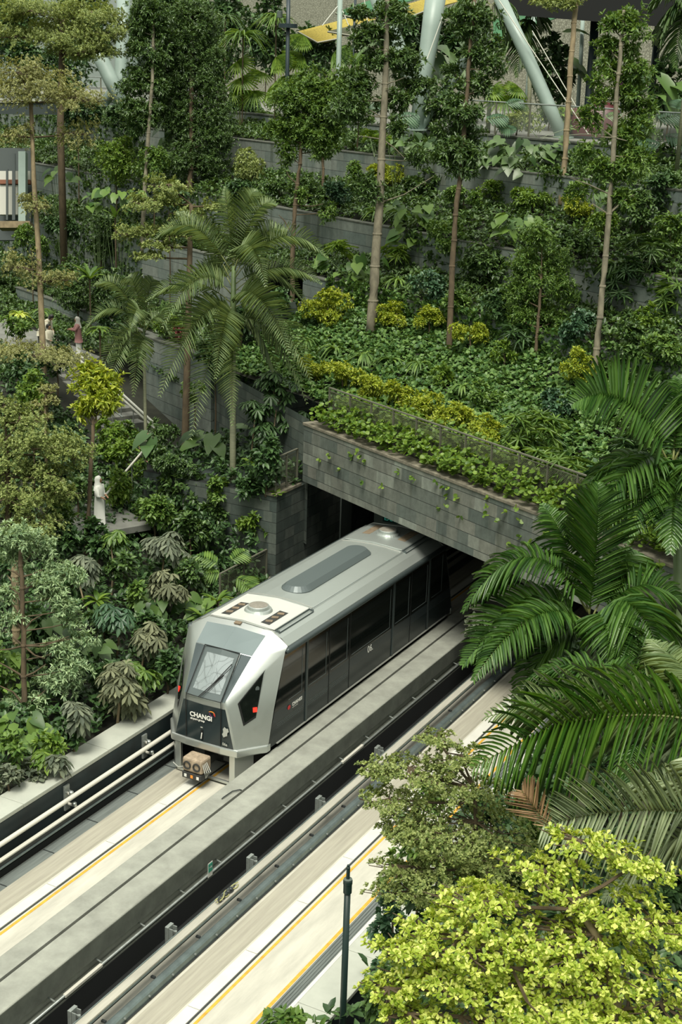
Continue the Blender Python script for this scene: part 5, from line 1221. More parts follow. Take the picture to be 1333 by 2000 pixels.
# ---- palms on the right
D1 = 29.0
palm('tall palm at the right edge with a broad upright fan of fronds', [(1327, 1260), (1326, 1150), (1322, 1000)], 22, 17, D1, (1318, 930),
     [(1310, 912, 1118, 790, -.5, 1.35, dict(ll=1.2, lw=.075, n=40, vee=.55, sweep=.2, droop=.2, face=.8)), (1315, 905, 1330, 735, .4, .3, dict(ll=.9, lw=.08, n=26, vee=.6)), (1312, 925, 1150, 1060, -.8, 1.7, dict(ll=.85, lw=.07, n=40, droop=.7)), (1316, 930, 1225, 1060, -1.3, 1.0, dict(ll=.7, lw=.06)),
      (1318, 930, 1400, 1010, -1.2, 1.0, dict(ll=.9, lw=.07)), (1320, 925, 1450, 860, 0, .8, dict(ll=.9, lw=.07)), (1312, 935, 1120, 985, .2, 1.4, dict(ll=.7, lw=.06, droop=.55)), (1318, 930, 1310, 1080, -1.6, .9, dict(ll=.8, lw=.07)), (1318, 900, 1420, 760, .5, .6, dict(ll=.9, lw=.08))],
     mat='leaf_palm_dark', n=40, trunk_mat='palm_shaft', shaft=[(1322, 1000), (1319, 930)], droop=.5, rw=.026, name='broad_feather_palm')
D2p = 25.5
palm('feather palm beside the right track with fronds reaching to the tunnel mouth', [(1158, 1330), (1156, 1270), (1155, 1230)], 20, 18, D2p, (1155, 1215),
     [(1152, 1200, 1168, 945, .2, .25, dict(ll=1.0, lw=.05, n=54, vee=.35, sweep=.7, droop=.15, bare=.05)), (1148, 1195, 905, 1195, .2, 2.0, dict(ll=.75, lw=.05, n=50, droop=.5)), (1145, 1215, 905, 1300, -.3, 1.15, dict(ll=.95, lw=.052, n=54, droop=.35, vee=.55)), (1146, 1225, 925, 1330, -1.1, 1.35, dict(ll=.7, lw=.05, n=50, droop=.5)),
      (1160, 1225, 1300, 1330, -1.3, 1.7, dict(ll=.95, lw=.06, n=48, droop=.75, vee=.1)), (1162, 1215, 1345, 1215, .2, 1.3, dict(ll=.8, lw=.05, n=48, vee=.6)), (1158, 1205, 1250, 1080, .8, .5, dict(ll=.75, lw=.05)), (1158, 1228, 1215, 1330, -1.4, 1.2, dict(ll=.7, lw=.05)), (1150, 1230, 1040, 1360, .4, 1.0, dict(ll=.7, lw=.05)), (1150, 1230, 1000, 1400, .8, .9, dict(ll=.8, lw=.05)), (1152, 1200, 1060, 985, .6, .4, dict(ll=.7, lw=.05))],
     mat='leaf_palm_dark', n=44, droop=.4, rw=.02, name='feather_palm', face=.3)
D3p = 17.5
palm('near palm leaning in from the right edge with brown-tipped fronds', [(1470, 1720), (1440, 1560), (1420, 1440)], 40, 34, D3p, (1420, 1430),
     [(1420, 1425, 925, 1500, .3, .85, dict(ll=1.15, lw=.032, n=54, droop=.38, vee=.28, sweep=.30, bare=.05, face=.55, mat='leaf_palm_bright')), (1420, 1430, 950, 1400, 1.2, .55, dict(ll=.85, lw=.03, n=48, droop=.25, face=.4)), (1420, 1430, 1270, 1250, 1.4, .2, dict(ll=.6, lw=.035)), (1430, 1440, 1240, 1560, 1.0, .7, dict(ll=.6, lw=.035, mat='leaf_palm_grey')), (1420, 1430, 1100, 1520, 1.6, .6, dict(ll=.6, lw=.03, n=50))],
     mat='leaf_palm', n=56, rw=.02, name='near_feather_palm')
D4p = 15.5
r4 = palm('low grey-green palm frond pair above the lime tree with a dry brown tip', [(1500, 1760), (1470, 1690), (1450, 1640)], 40, 34, D4p, (1430, 1600),
     [(1430, 1600, 1062, 1612, -.2, .30, dict(ll=.8, lw=.03, n=50, droop=.2, vee=.4, sweep=.5, bare=.02, endl=.8, face=.9)), (1430, 1580, 1210, 1545, .8, .35, dict(ll=.55, lw=.035, n=40)), (1440, 1620, 1180, 1760, .3, .5, dict(ll=.6, lw=.035, n=46)), (1430, 1590, 1340, 1480, .6, .2, dict(ll=.5, lw=.035))],
     mat='leaf_palm_grey', n=50, rw=.018, name='grey_feather_palm')
frond(r4, at(1070, 1613, D4p - .2), at(1022, 1545, D4p - .2), .04, 'leaf_dry', n=18, ll=.36, lw=.016, droop=.06, vee=.15, sweep=.9, bare=.0, name='dry_tip', endl=.9, face=1.4)
palm('shaded palm low behind the near palm', [(1260, 1560), (1255, 1450), (1250, 1400)], 16, 14, 22.5, (1250, 1390),
     [(1250, 1390, 985, 1420, .2, 1.0), (1250, 1390, 1030, 1330, .4, .9), (1250, 1390, 1080, 1500, -.4, 1.0), (1250, 1390, 1400, 1400, .2, .9), (1250, 1390, 1180, 1300, .5, .4), (1250, 1390, 1230, 1540, -.5, .8), (1250, 1390, 1340, 1300, .4, .5)], mat='leaf_palm_dark', ll=.62, lw=.042, n=44, droop=.4)
# ---- layered trees on the left
layered_tree([(86, 760), (82, 640), (76, 500), (66, 350), (60, 200)], 15, 8, 50, [(60, 172, 150, 46), (150, 190, 90, 24), (40, 140, 70, 36), (30, 262, 60, 26), (150, 258, 60, 36), (60, 400, 50, 24), (110, 545, 60, 22), (40, 520, 60, 44), (70, 690, 128, 30), (50, 130, 40, 22)], 'tall layered tree with straw-coloured storeys in front of the people on the path', mat='leaf_straw', per=130)
layered_tree([(118, 250), (120, 140), (122, 40)], 16, 10, 64, [(60, 20, 110, 24), (180, 22, 100, 28), (110, 60, 110, 28), (205, 62, 80, 26), (150, 98, 90, 22), (30, 70, 60, 26), (195, 98, 60, 16)], 'layered green tree behind the straw-coloured one at the top', mat='leaf_pale', bark='bark_brown', per=110, L=.10, W=.05)
layered_tree([(362, 860), (366, 700), (370, 560), (372, 440), (374, 400)], 17, 8, 48, [(330, 360, 60, 20), (300, 392, 80, 22), (370, 415, 50, 18), (260, 455, 56, 18), (330, 445, 60, 18), (420, 400, 40, 14), (310, 480, 50, 12), (290, 500, 40, 10)], 'layered yellow-green tree with a brown trunk behind the tall feather palm', mat='leaf_pale', bark='bark_brown', per=100, L=.10, W=.052)
layered_tree([(18, 1120), (15, 960), (12, 860)], 14, 10, 41, [(40, 815, 70, 30), (60, 860, 110, 40), (130, 885, 70, 32), (20, 910, 70, 36), (90, 925, 80, 30), (40, 965, 90, 36), (60, 1010, 80, 30), (10, 790, 40, 24), (115, 960, 50, 20)], 'wide layered grey-green tree at the left edge above the mint-green tree', mat='leaf_pale', bark='bark_brown', per=170, L=.085, W=.045)
layered_tree([(90, 900), (88, 800), (90, 760)], 6, 4, 42.5, [(92, 762, 26, 14), (100, 780, 22, 12), (80, 790, 24, 12), (88, 815, 26, 10)], 'slim pale-leaved top shoot rising above the wide layered tree', mat='leaf_straw', per=160)
slim_tree([(158, 1240), (168, 1080), (176, 940), (182, 830)], 12, 7, 42, [(165, 735, 34, 22), (205, 745, 32, 24), (185, 770, 46, 26), (165, 800, 30, 22), (210, 795, 26, 20)], 'young tree with a bright yellow-green round head below the handrail', 'yellow', 'bark_brown', name='young_tree', pin=False, lscale=1.7)
slim_tree([(47, 1490), (48, 1380), (46, 1260), (43, 1150), (40, 1060)], 12, 9, 34.3,
          [(30, 1050, 50, 28), (70, 1062, 34, 20), (20, 1085, 36, 22), (100, 1110, 30, 18), (125, 1122, 36, 16), (80, 1140, 40, 14), (110, 1165, 46, 18), (10, 1165, 24, 16), (130, 1190, 30, 14), (145, 1215, 26, 18), (160, 1245, 26, 14), (20, 1210, 26, 14), (110, 1275, 46, 18), (130, 1310, 44, 24), (95, 1340, 50, 20), (20, 1385, 34, 16), (70, 1380, 44, 16), (60, 1425, 40, 14)],
          'mint-green tree with a straight dark trunk and bare side branches by the left wall', 'mint', 'bark_brown', bare=[[(46, 1130), (62, 1122), (84, 1112)], [(45, 1125), (30, 1118), (14, 1112)], [(46, 1222), (62, 1212), (84, 1200)], [(46, 1222), (30, 1212), (12, 1205)], [(47, 1275), (85, 1262), (135, 1243)], [(47, 1275), (68, 1280), (88, 1286)], [(46, 1270), (20, 1268), (-10, 1270)], [(48, 1325), (66, 1314), (90, 1297)], [(48, 1325), (24, 1308), (-5, 1292)], [(45, 1180), (36, 1160), (18, 1145)], [(47, 1270), (32, 1250), (8, 1232)], [(48, 1372), (26, 1352), (-8, 1336)]], lscale=.9)
slim_tree([(32, 1440), (33, 1300), (30, 1160), (28, 1090)], 18, 14, 36.5, [(-5, 1110, 20, 20)], 'thick pale trunk just behind the mint-green tree', 'deep', 'bark_tan')
# ---- shrubs of the left valley
for x, y, rx, ry, s_, lab in [
    (330, 900, 60, 30, 'glossy', 'glossy broad shrub beside the lower stair, left of the palm trunk'), (360, 960, 62, 40, 'dark', 'dark shrub below the glossy broad one, left of the palm trunk'), (300, 1010, 44, 34, 'mid', 'green shrub right of the path landing'),
    (215, 860, 40, 34, 'fresh', 'fresh green shrub under the bright round-headed tree'), (250, 895, 40, 30, 'fresh', 'yellow-tipped shrub left of the lower handrail'), (225, 950, 34, 44, 'fresh', 'fresh green shrub right of the white-robed person'), (150, 960, 28, 24, 'dark', 'dark shrub left of the white-robed person'),
    (430, 960, 40, 30, 'mid', 'green climber round the foot of the tall feather palm'), (495, 1025, 30, 24, 'fresh', 'bright small-leaved bush left of the stone pier'), (420, 1010, 40, 30, 'dark', 'dark shrub left of the bright bush at the pier'), (370, 1040, 44, 30, 'dark', 'dark shrub above the grey umbrella shrub'), (490, 960, 34, 34, 'deep', 'deep green shrub between palm trunk and pier'),
    (520, 900, 30, 40, 'deep', 'dark creeper left of the mesh fence on the pier'), (120, 1050, 40, 26, 'deep', 'dark shrub below the path landing'), (190, 1060, 40, 30, 'deep', 'dark shrub in the hollow below the landing'), (240, 1110, 36, 26, 'dark', 'dark shrub behind the thin pale curved stem'),
    (85, 1220, 40, 24, 'deep', 'deep green shrub behind the mint-green tree'), (265, 1150, 30, 24, 'mid', 'small bright-leaved shrub left of the grey umbrella stems'), (200, 1210, 32, 22, 'dark', 'dark shrub in the middle of the left thicket'),
    (60, 1515, 44, 26, 'grey', 'dusty low shrub at the left coping near the edge of the view'), (15, 1530, 34, 30, 'grey', 'dusty shrub in the left corner of the thicket'), (95, 1455, 34, 22, 'fresh', 'fresh green shrub at the foot of the mint-green tree'), (30, 1460, 30, 24, 'mid', 'green shrub left of the foot of the mint-green tree'), (140, 1420, 40, 26, 'deep', 'deep green shrub behind the left coping'),
    (300, 1240, 40, 30, 'deep', 'deep green shrub left of the train nose'), (325, 1310, 34, 26, 'deep', 'dark shrub between the umbrella shrub and the train nose'), (380, 1130, 36, 30, 'dark', 'dark shrub behind the striped-leaf plants'), (10, 1300, 30, 40, 'mid', 'green shrub at the left edge behind the bare branches'), (200, 1330, 40, 26, 'deep', 'dark shrub behind the lower umbrella shrub'),
    (110, 1000, 44, 24, 'mid', 'green shrub left of the path landing'), (320, 845, 36, 26, 'glossy', 'dark fine shrub at the end of the long handrail'), (250, 845, 30, 16, 'mid', 'low green plant along the foot of the long handrail')]:
    shrub(s_, x, y, rx, ry, DLF(x, y, 1.1), lab, lscale=1.25 if s_ in ('mid', 'fresh', 'deep', 'dark') else 1.0)
for x, y, rx, ry, n, m_, lab, stem in [
    (325, 1070, 52, 36, 26, 'leaf_grey', 'tall grey umbrella shrub on thin stems left of the train roof', [(318, 1210), (316, 1130), (322, 1075)]), (330, 1140, 50, 34, 30, 'leaf_dusty', 'dusty pale umbrella shrub below the tall grey one', [(308, 1230), (318, 1170), (325, 1145)]),
    (155, 1110, 48, 32, 24, 'leaf_grey', 'grey umbrella shrub right of the mint-green tree', [(215, 1250), (165, 1180), (150, 1120)]), (225, 1205, 46, 30, 26, 'leaf_blue', 'dark blue-grey umbrella shrub in the middle of the thicket', None), (290, 1245, 44, 32, 24, 'leaf_dusty', 'pale dusty umbrella shrub behind the train nose', [(272, 1330), (282, 1280), (285, 1250)]),
    (225, 1330, 60, 46, 44, 'leaf_dusty', 'large dusty umbrella shrub against the left coping', None), (275, 1320, 40, 30, 24, 'leaf_mid', 'green umbrella shrub right of the large dusty one', None), (140, 1392, 44, 24, 24, 'leaf_grey', 'grey umbrella shrub drooping over the left coping', None), (250, 1368, 36, 22, 20, 'leaf_dusty', 'dusty umbrella leaves hanging over the coping near the bracket', None),
    (85, 1480, 26, 16, 10, 'leaf_fresh', 'bright variegated umbrella shrub by the left coping', None), (115, 1490, 24, 16, 8, 'leaf_grey', 'small grey umbrella shrub on the coping edge', None), (225, 1055, 26, 20, 14, 'leaf_mid', 'umbrella-leaved sapling on a thin pale curved stem', [(217, 1170), (222, 1110), (217, 1065)]),
    (540, 770, 44, 46, 34, 'leaf_deep', 'big dark umbrella-leaved tree right of the tall feather palm', [(520, 960), (530, 880), (540, 800)]), (500, 800, 36, 40, 24, 'leaf_deep', 'dark umbrella-leaved shrub right of the palm trunk', [(500, 970), (490, 900), (498, 820)]), (575, 820, 30, 30, 18, 'leaf_deep', 'dark umbrella-leaved shrub at the portal corner', None), (520, 850, 40, 30, 20, 'leaf_deep', 'low dark umbrella-leaved shrub above the pier fence', None)]:
    umbrella_shrub(x, y, rx, ry, (45.5 if y < 900 else DLF(x, y, 1.5)), lab, m_, int(n * 1.7), stem=stem, L=.28, W=.11)
for x, y, rx, ry, n, m_, lab in [(80, 1240, 40, 46, 16, 'leaf_dark', 'big dark heart leaves behind the mint-green trunk'), (20, 1300, 30, 50, 10, 'leaf_mid', 'big heart leaves at the left edge behind the branches'), (400, 1180, 44, 26, 14, 'leaf_mid', 'broad-leaved plant beside the train roof'), (45, 1420, 40, 30, 12, 'leaf_mid', 'broad bright leaves at the foot of the mint-green tree'), (180, 1260, 26, 20, 8, 'leaf_dark', 'broad dark leaf cluster in the middle of the thicket'),
                                 (420, 850, 40, 20, 6, 'leaf_dark', 'huge dark elephant-ear leaves by the palm trunk'), (300, 860, 18, 20, 3, 'leaf_deep', 'large dark leaves hiding the person at the stair end'), (310, 1180, 34, 20, 8, 'leaf_dark', 'broad leaves under the dusty umbrella shrub')]:
    big_leaf_plant(x, y, rx, ry, DLF(x, y), lab, m_, int(n * 1.3), L=.42 if n > 6 else .7, W=.32 if n > 6 else .5)
for x, y, r, lab in [(425, 1165, 34, 'striped-leaf plant beside the train roof'), (395, 1195, 34, 'striped-leaf plant nearest the train nose'), (190, 1165, 30, 'striped-leaf plant in the middle of the thicket'), (545, 960, 18, 'striped-leaf plant behind the pier fence'), (495, 900, 26, 'tall striped leaves left of the pier fence')]:
    rosette_plant(x, y, r, DLF(x, y) if y > 950 else 44.5, lab, 'leaf_fresh', 18, .13, .45, 'striped_leaf_plant', upr=1.0)
split_leaf_plant(440, 1110, 40, 42, 'split-leaf plant beside the low mesh fence', [(425, 1100, 46, 2.6), (452, 1095, 40, .9), (462, 1130, 46, -.6), (430, 1120, 40, 3.3), (475, 1140, 42, -.9)])
# ---- upper left: plants on the terraces behind the path
for x, y, rx, ry, s_, D, lab in [(150, 560, 52, 40, 'glossy', 62, 'glossy dark hedge plant behind the people on the path'), (215, 575, 50, 36, 'dark', 61, 'dark bush right of the glossy one behind the path'), (195, 455, 44, 36, 'dark', 66, 'dark shrub on the terrace above the path'), (60, 470, 40, 22, 'mid', 66, 'green shrub left on the terrace above the path'), (120, 445, 44, 18, 'deep', 66, 'low dark plants in the planter above the path'),
                                  (225, 315, 62, 34, 'fresh', 66, 'bright hedge block in front of the upper stone wall'), (300, 330, 40, 30, 'mid', 64, 'hedge right of the bright block, behind the slim trunk'), (240, 240, 50, 26, 'deep', 72, 'dark shrub over the upper wall left of the narrow tree'), (150, 220, 60, 26, 'deep', 72, 'dark shrub behind the straw-coloured storey'), (330, 395, 50, 22, 'deep', 61, 'dark plants behind the yellow-green layered tree'),
                                  (30, 640, 50, 14, 'mid', 53, 'low green hedge along the near side of the path'), (230, 620, 44, 30, 'deep', 57, 'dark shrub behind the smaller feather palm'), (330, 640, 40, 16, 'fresh', 53.5, 'bright flowering bed on the stair side wall'), (420, 700, 40, 40, 'deep', 50, 'dark shrub behind the tall feather palm fronds'), (560, 600, 30, 30, 'deep', 52, 'dark plant in the recess left of the broad yellow shrub'),
                                  (600, 640, 30, 20, 'deep', 51, 'low dark plant under the broad yellow-green shrub'), (380, 765, 26, 20, 'mid', 49, 'small climber right of the stair side wall'), (470, 640, 40, 40, 'deep', 51, 'dark shrub behind the crown of the tall feather palm'), (60, 760, 40, 30, 'fresh', 44.5, 'fresh green head above the wide layered tree'), (60, 730, 60, 26, 'deep', 49, 'dark bank under the lowest straw-coloured storey'),
                                  (110, 700, 40, 30, 'deep', 52, 'dark bank beside the long handrail top')]:
    shrub(s_, x, y, rx, ry, D, lab, lscale=1.1)
for x, y, rx, ry, n, D, lab in [(120, 335, 30, 26, 12, 68, 'large yellowing heart leaves climbing the thin trunk at the left'), (230, 380, 40, 20, 14, 63, 'row of large rounded leaves on the middle wall, left'), (190, 390, 34, 26, 10, 64, 'hanging heart leaves on the wall left of the large rounded ones')]:
    big_leaf_plant(x, y, rx, ry, D, lab, 'leaf_mid', n, L=.5, W=.44)
rosette_plant(175, 530, 46, 60, 'tall banana-like plant with long upright leaves above the path', 'leaf_mid', 14, .20, .4, 'banana_plant', upr=1.4)
rosette_plant(38, 605, 28, 58.5, 'pale yellow variegated rosette left of the people', 'leaf_lime', 24, .11, .7, 'variegated_plant')
rosette_plant(80, 600, 26, 58.5, 'green arching rosette behind the straw-coloured tree trunk', 'leaf_mid', 20, .11, .7)
rosette_plant(225, 415, 30, 62, 'single tall paddle leaf plant on the middle wall', 'leaf_mid', 3, .42, .3, 'paddle_leaf_plant', upr=2.4)
rosette_plant(195, 635, 26, 54.5, 'light green rosette on the wall right of the woman', 'leaf_fresh', 22, .10, .6)
shrub('fresh', 352, 652, 14, 12, 53, 'small pink-leaved plant on the stair side wall', lscale=.8).children[0].data.materials[0] = MAT['leaf_red']
# ---- top terrace and roof garden plants
fan_palm(560, 150, 60, 68, 'broad pleated fan palm on the top terrace beside the dark pole', [(540, 118, 40, .9, .5), (590, 108, 44, -.9, .7), (560, 152, 44, .3, .6), (530, 170, 36, .8, .3), (572, 178, 36, -.3, .2), (592, 72, 36, -.5, .5), (616, 145, 34, -.7, .5), (603, 165, 30, -.8, .3)], full=1.15)
fan_palm(470, 150, 50, 70, 'star-shaped fan palm right of the dense dark tree', [(465, 125, 36, .8, .4), (470, 155, 38, .6, .5), (497, 178, 38, -.1, .3), (510, 140, 30, -.5, .6), (480, 182, 30, .4, .2), (455, 180, 26, 1.0, .2)], full=1.6, wseg=.09, seg=16)
fan_palm(675, 150, 50, 66, 'fan palm behind the tall pale trunk', [(655, 108, 38, 1.1, .5), (705, 108, 36, -.2, .7), (672, 145, 36, .7, .3), (660, 168, 34, 1.0, .2), (700, 160, 30, -.6, .4)], mat='leaf_mid', full=1.3)
fan_palm(985, 185, 48, 58, 'yellow-green fan palm behind the top railing', [(985, 190, 44, .2, .7), (960, 178, 34, 1.0, .6), (1012, 172, 32, -.9, .6), (1020, 195, 30, -.9, .3)], full=1.5, wseg=.12, seg=15)
rosette_plant(475, 50, 60, 69, 'spiky long-leaved plant at the top between the dark tree and the pole', 'leaf_mid', 60, .07, .8, 'spiky_plant', upr=.9)
rosette_plant(540, 20, 46, 68, 'spiky long-leaved plant beside the dark pole', 'leaf_mid', 50, .07, .8, 'spiky_plant', upr=.9)
rosette_plant(440, 20, 44, 72, 'spiky plant behind the dense dark tree top', 'leaf_dark', 46, .07, .8, 'spiky_plant')
split_leaf_plant(780, 235, 24, 55, 'large grey split leaf beside the tall pale trunk', [(770, 235, 50, .4), (750, 215, 34, 2.0)], 'leaf_blue')
split_leaf_plant(960, 235, 30, 56, 'split-leaf plant right of the second slim tree', [(950, 235, 44, .3), (975, 245, 36, -.6), (990, 205, 36, .6)], 'leaf_blue')
split_leaf_plant(1300, 250, 40, 50, 'split-leaf plant at the right edge below the palm', [(1285, 235, 46, .4), (1300, 265, 50, -.4), (1290, 285, 44, 2.8), (1270, 255, 36, 2.4), (1320, 215, 40, 1.2)], 'leaf_blue')
split_leaf_plant(1055, 225, 30, 56, 'split leaves behind the top railing left of the bare brown trunk', [(1000, 212, 34, 1.0), (1190, 262, 36, -.4), (1185, 230, 34, .6)], 'leaf_dark')
for x, y, rx, ry, n, D, lab in [(1065, 110, 46, 46, 12, 66, 'banana-like big leaves behind the leaning steel column'), (1290, 165, 34, 24, 8, 56, 'big dark leaves at the right edge behind the slim tree'), (850, 120, 50, 34, 10, 62, 'big dark leaves between the thick leaning columns'), (770, 110, 34, 30, 8, 63, 'dark paddle leaves behind the tall pale trunk')]:
    big_leaf_plant(x, y, rx, ry, D, lab, 'leaf_dark', n, L=1.3, W=.6, name='big_leaf_plant')
for cx, cy, D, lab, fr in [(1340, 20, 47, 'dark palm hanging in from the top right corner', [(1290, 90), (1320, 130), (1270, 20), (1360, 120), (1305, 60)]), (960, 10, 58, 'dark drooping palm behind the second slim tree', [(905, 60), (985, 90), (930, 110), (1010, 50), (875, 30)]), (1035, 40, 62, 'dark palm behind the leaning steel column', [(985, 110), (1010, 150), (1060, 60), (1030, 110)])]:
    palm(lab, [(cx, cy + 140), (cx, cy)], 9, 8, D, (cx, cy), [(cx, cy, x, y, .3, .9) for x, y in fr], mat='leaf_dark', ll=.8, lw=.06, n=34, droop=.7, name='drooping_palm')
for x, y, rx, ry, s_, D, lab in [(60, 120, 60, 26, 'deep', 76, 'dark foliage behind the layered trees at the top left'), (130, 160, 60, 30, 'deep', 78, 'dark foliage behind the grey columns at the top left'), (330, 20, 60, 40, 'deep', 76, 'dark foliage behind the dense dark tree top'), (700, 215, 40, 26, 'dark', 60, 'dark shrub below the fan palm at the tall pale trunk'), (860, 200, 50, 30, 'dark', 60, 'dark shrub under the thick leaning columns'), (790, 60, 40, 20, 'deep', 62, 'dark foliage hanging by the thick leaning columns'), (1090, 235, 50, 20, 'fresh', 58, 'fresh low plants behind the top railing by the brown trunk'), (1310, 320, 40, 40, 'dark', 50, 'dark shrub at the right edge under the split-leaf plant'), (420, 110, 40, 50, 'deep', 74, 'dark foliage between the dense tree and the star fan palm'), (620, 95, 40, 30, 'deep', 72, 'dark foliage behind the broad fan palm')]:
    shrub(s_, x, y, rx, ry, D, lab, lscale=1.5)
# ---- right bank and foreground
for x, y, rx, ry, s_, D, lab in [(960, 1230, 50, 40, 'grey', None, 'pale broad-leaved shrub behind the palm fronds by the tunnel'), (1020, 1190, 30, 24, 'grey', None, 'pale creeper mound at the right end of the tunnel mouth'), (1230, 1120, 60, 50, 'mid', None, 'leafy shrub under the tall palm at the right'), (1290, 1130, 50, 40, 'dark', None, 'dark shrub behind the ringed green palm trunk'), (1240, 1290, 60, 40, 'deep', 27, 'dark shrub under the feather palm by the track'), (1130, 1310, 50, 34, 'deep', 27, 'dark shrub below the feather palm crown'), (1290, 1370, 50, 40, 'deep', 24, 'dark shrub behind the near palm'),
                                  (820, 1640, 60, 34, 'dark', 22.5, 'dark leafy shrub beside the right coping above the lamp post'), (770, 1720, 34, 40, 'mid', 21, 'green broad-leaved shrub right of the lamp post'), (760, 1830, 44, 60, 'blue', 20, 'dark bluish shrub right of the lamp post foot'), (760, 1950, 50, 50, 'dark', 18.5, 'dark leafy shrub in the bottom corner right of the lamp post'), (850, 1760, 60, 50, 'deep', 20, 'deep green shrub under the grey layered tree'), (990, 1740, 60, 50, 'deep', 19, 'dark shrub behind the lime-green tree'), (1150, 1680, 70, 50, 'deep', 19, 'dark shrub under the grey palm fronds'), (1290, 1760, 70, 60, 'deep', 18, 'dark shrub at the right edge behind the lime-green tree'),
                                  (860, 1680, 90, 50, 'mid', 21.5, 'leafy green shrub below the sparse layered tree by the coping'), (960, 1600, 70, 34, 'deep', 22, 'deep green shrub behind the clustered brown twigs'), (860, 1560, 50, 26, 'mid', 23.5, 'green shrub at the right coping below the near palm tip'), (850, 1880, 60, 60, 'dark', 18, 'dark shrub left under the lime-green tree'), (575, 2000, 60, 26, 'mid', 16, 'broad-leaved plant top poking in at the bottom edge left of the lamp post'), (1060, 1640, 60, 40, 'mid', 19.5, 'green shrub below the dry brown frond tip')]:
    shrub(s_, x, y, rx, ry, D, lab, lscale=.9 if D and D < 25 else 1.1)
layered_tree([(938, 1830), (938, 1720), (930, 1620), (928, 1540)], 13, 8, 18.8, [(850, 1440, 60, 10), (900, 1475, 90, 14), (800, 1500, 110, 14), (900, 1530, 130, 16), (760, 1560, 90, 14), (740, 1510, 60, 10), (800, 1620, 110, 18), (900, 1600, 180, 28), (800, 1740, 110, 24), (780, 1690, 70, 16), (850, 1640, 130, 22), (960, 1660, 130, 24), (880, 1700, 150, 22), (970, 1710, 100, 20)], 'sparse layered grey-green tree with clustered brown twigs over the right track', mat='leaf_pale', bark='bark_brown', L=.052, W=.03, per=210, br=.5)
D5 = 13.0
r5 = layered_tree([(1190, 2080), (1205, 1960), (1180, 1850), (1120, 1760)], 34, 10, D5, [(1130, 1640, 90, 16), (1240, 1690, 130, 26), (1060, 1700, 120, 26), (940, 1760, 130, 22), (1180, 1770, 200, 34), (1060, 1810, 240, 40), (900, 1830, 170, 30), (1200, 1860, 200, 40), (1000, 1890, 260, 50), (850, 1910, 150, 30), (1100, 1960, 300, 50), (900, 1985, 200, 36), (1300, 1800, 110, 40), (1290, 1960, 140, 40), (790, 1850, 90, 20), (760, 1930, 70, 24), (800, 1980, 100, 30)],
                  'large lime-green leafy tree filling the bottom right corner', mat='leaf_lime', bark='bark_tan', L=.062, W=.034, per=115, tpl='obov', name='lime_tree', flat=.6, br=.55)

for x, y, rx, ry, lab in [(20, 60, 80, 60, 'dark background tree at the top left corner'), (165, 60, 70, 60, 'dark background tree behind the layered green crown'), (300, 70, 60, 70, 'dark background tree behind the narrow leafy tree'), (430, 60, 60, 70, 'dark background tree behind the spiky plants'), (520, 60, 56, 56, 'dark background tree left of the dark green pole'), (610, 110, 50, 40, 'dark background tree behind the slim vertical pole'),
                          (800, 90, 56, 50, 'dark background tree behind the thick leaning columns'), (900, 100, 56, 60, 'dark background tree behind the second slim tree'), (1080, 140, 44, 50, 'dark background tree behind the bare brown trunk'), (1310, 180, 40, 44, 'dark background tree at the right edge of the roof garden'), (720, 70, 40, 40, 'dark background tree right of the slim vertical pole')]:
    shrub('deep', x, y, rx, ry, TD(x, 150, 27 if x < 640 else 22), lab, cat='tree', name='background_tree', lscale=2.0)
# ================================================================== ROOF GARDEN STRUCTURES
def column(label, path, w0, w1, D, mat='pale_steel', name='steel_column', cap=None, taper=None):
    pts = [at(x, y, D) for x, y in path]; r = thing(name, label, 'column', pts[0])
    q = pts[0].copy(); d = (pts[0] - pts[-1]) / np.linalg.norm(pts[0] - pts[-1])
    ext = [q + d * max(0.0, (q[2] - 14.0) / max(.15, -d[2]))] if q[2] > 14.05 and d[2] < -.15 else []
    al = ext + pts; ws = np.linspace(sz(w0, D) / 2, sz(w1, D) / 2, len(al))
    MB().tube(al, list(ws), 18).build('shaft', mat, r, smooth=True)
    b0 = al[0]; MB().lathe((b0[0], b0[1], 14.0), [(ws[0] * 1.5, 0), (ws[0] * 1.5, .06)], 16).build('base_plate', mat, r)
    return r
column('thick pale steel column leaning right behind the tall pale trunk', [(785, 110), (762, 60), (735, -30)], 24, 42, 61)
column('thick pale steel column leaning left, right of the tall pale trunk', [(834, 115), (842, 60), (855, -30)], 28, 42, 60)
column('long slanting steel column down to the top railing', [(1072, 205), (1030, 110), (972, -15)], 27, 25, 57.5)
column('pale cone-ended steel strut behind the second slim tree', [(905, 122), (925, 95), (945, 60)], 14, 34, 60)
column('leaning steel column of the pair at the top left', [(215, 152), (202, 125), (185, 92)], 30, 28, 73)
column('upright steel column of the pair at the top left', [(236, 150), (239, 90), (242, -10)], 26, 26, 74)
column('slanting grey steel column behind the narrow leafy tree', [(275, 115), (300, 85), (330, 50)], 20, 20, 76)
column('slim pale vertical pole right of the fan palms', [(661, 152), (663, 80), (665, -10)], 10, 10, 64, name='steel_pole')
column('dark green pole with a collar above the fan palms', [(562, 112), (563, 50), (564, -20)], 8, 8, 66, 'navy_steel', 'steel_pole')
column('thin pale pole left of the bare brown trunk', [(1036, 120), (1040, 75), (1044, 25)], 9, 9, 68, name='steel_pole')
column('thin pale pole right of the bare brown trunk', [(1130, 195), (1135, 120), (1139, 40)], 8, 8, 66, name='steel_pole')
column('dark navy post under the black canopy, left of the right slim tree', [(1152, 185), (1158, 110), (1163, 40)], 17, 17, 62, 'navy_steel', 'steel_pole')
column('dark navy post under the black canopy, right of the right slim tree', [(1277, 148), (1282, 100), (1288, 40)], 14, 14, 64, 'navy_steel', 'steel_pole')
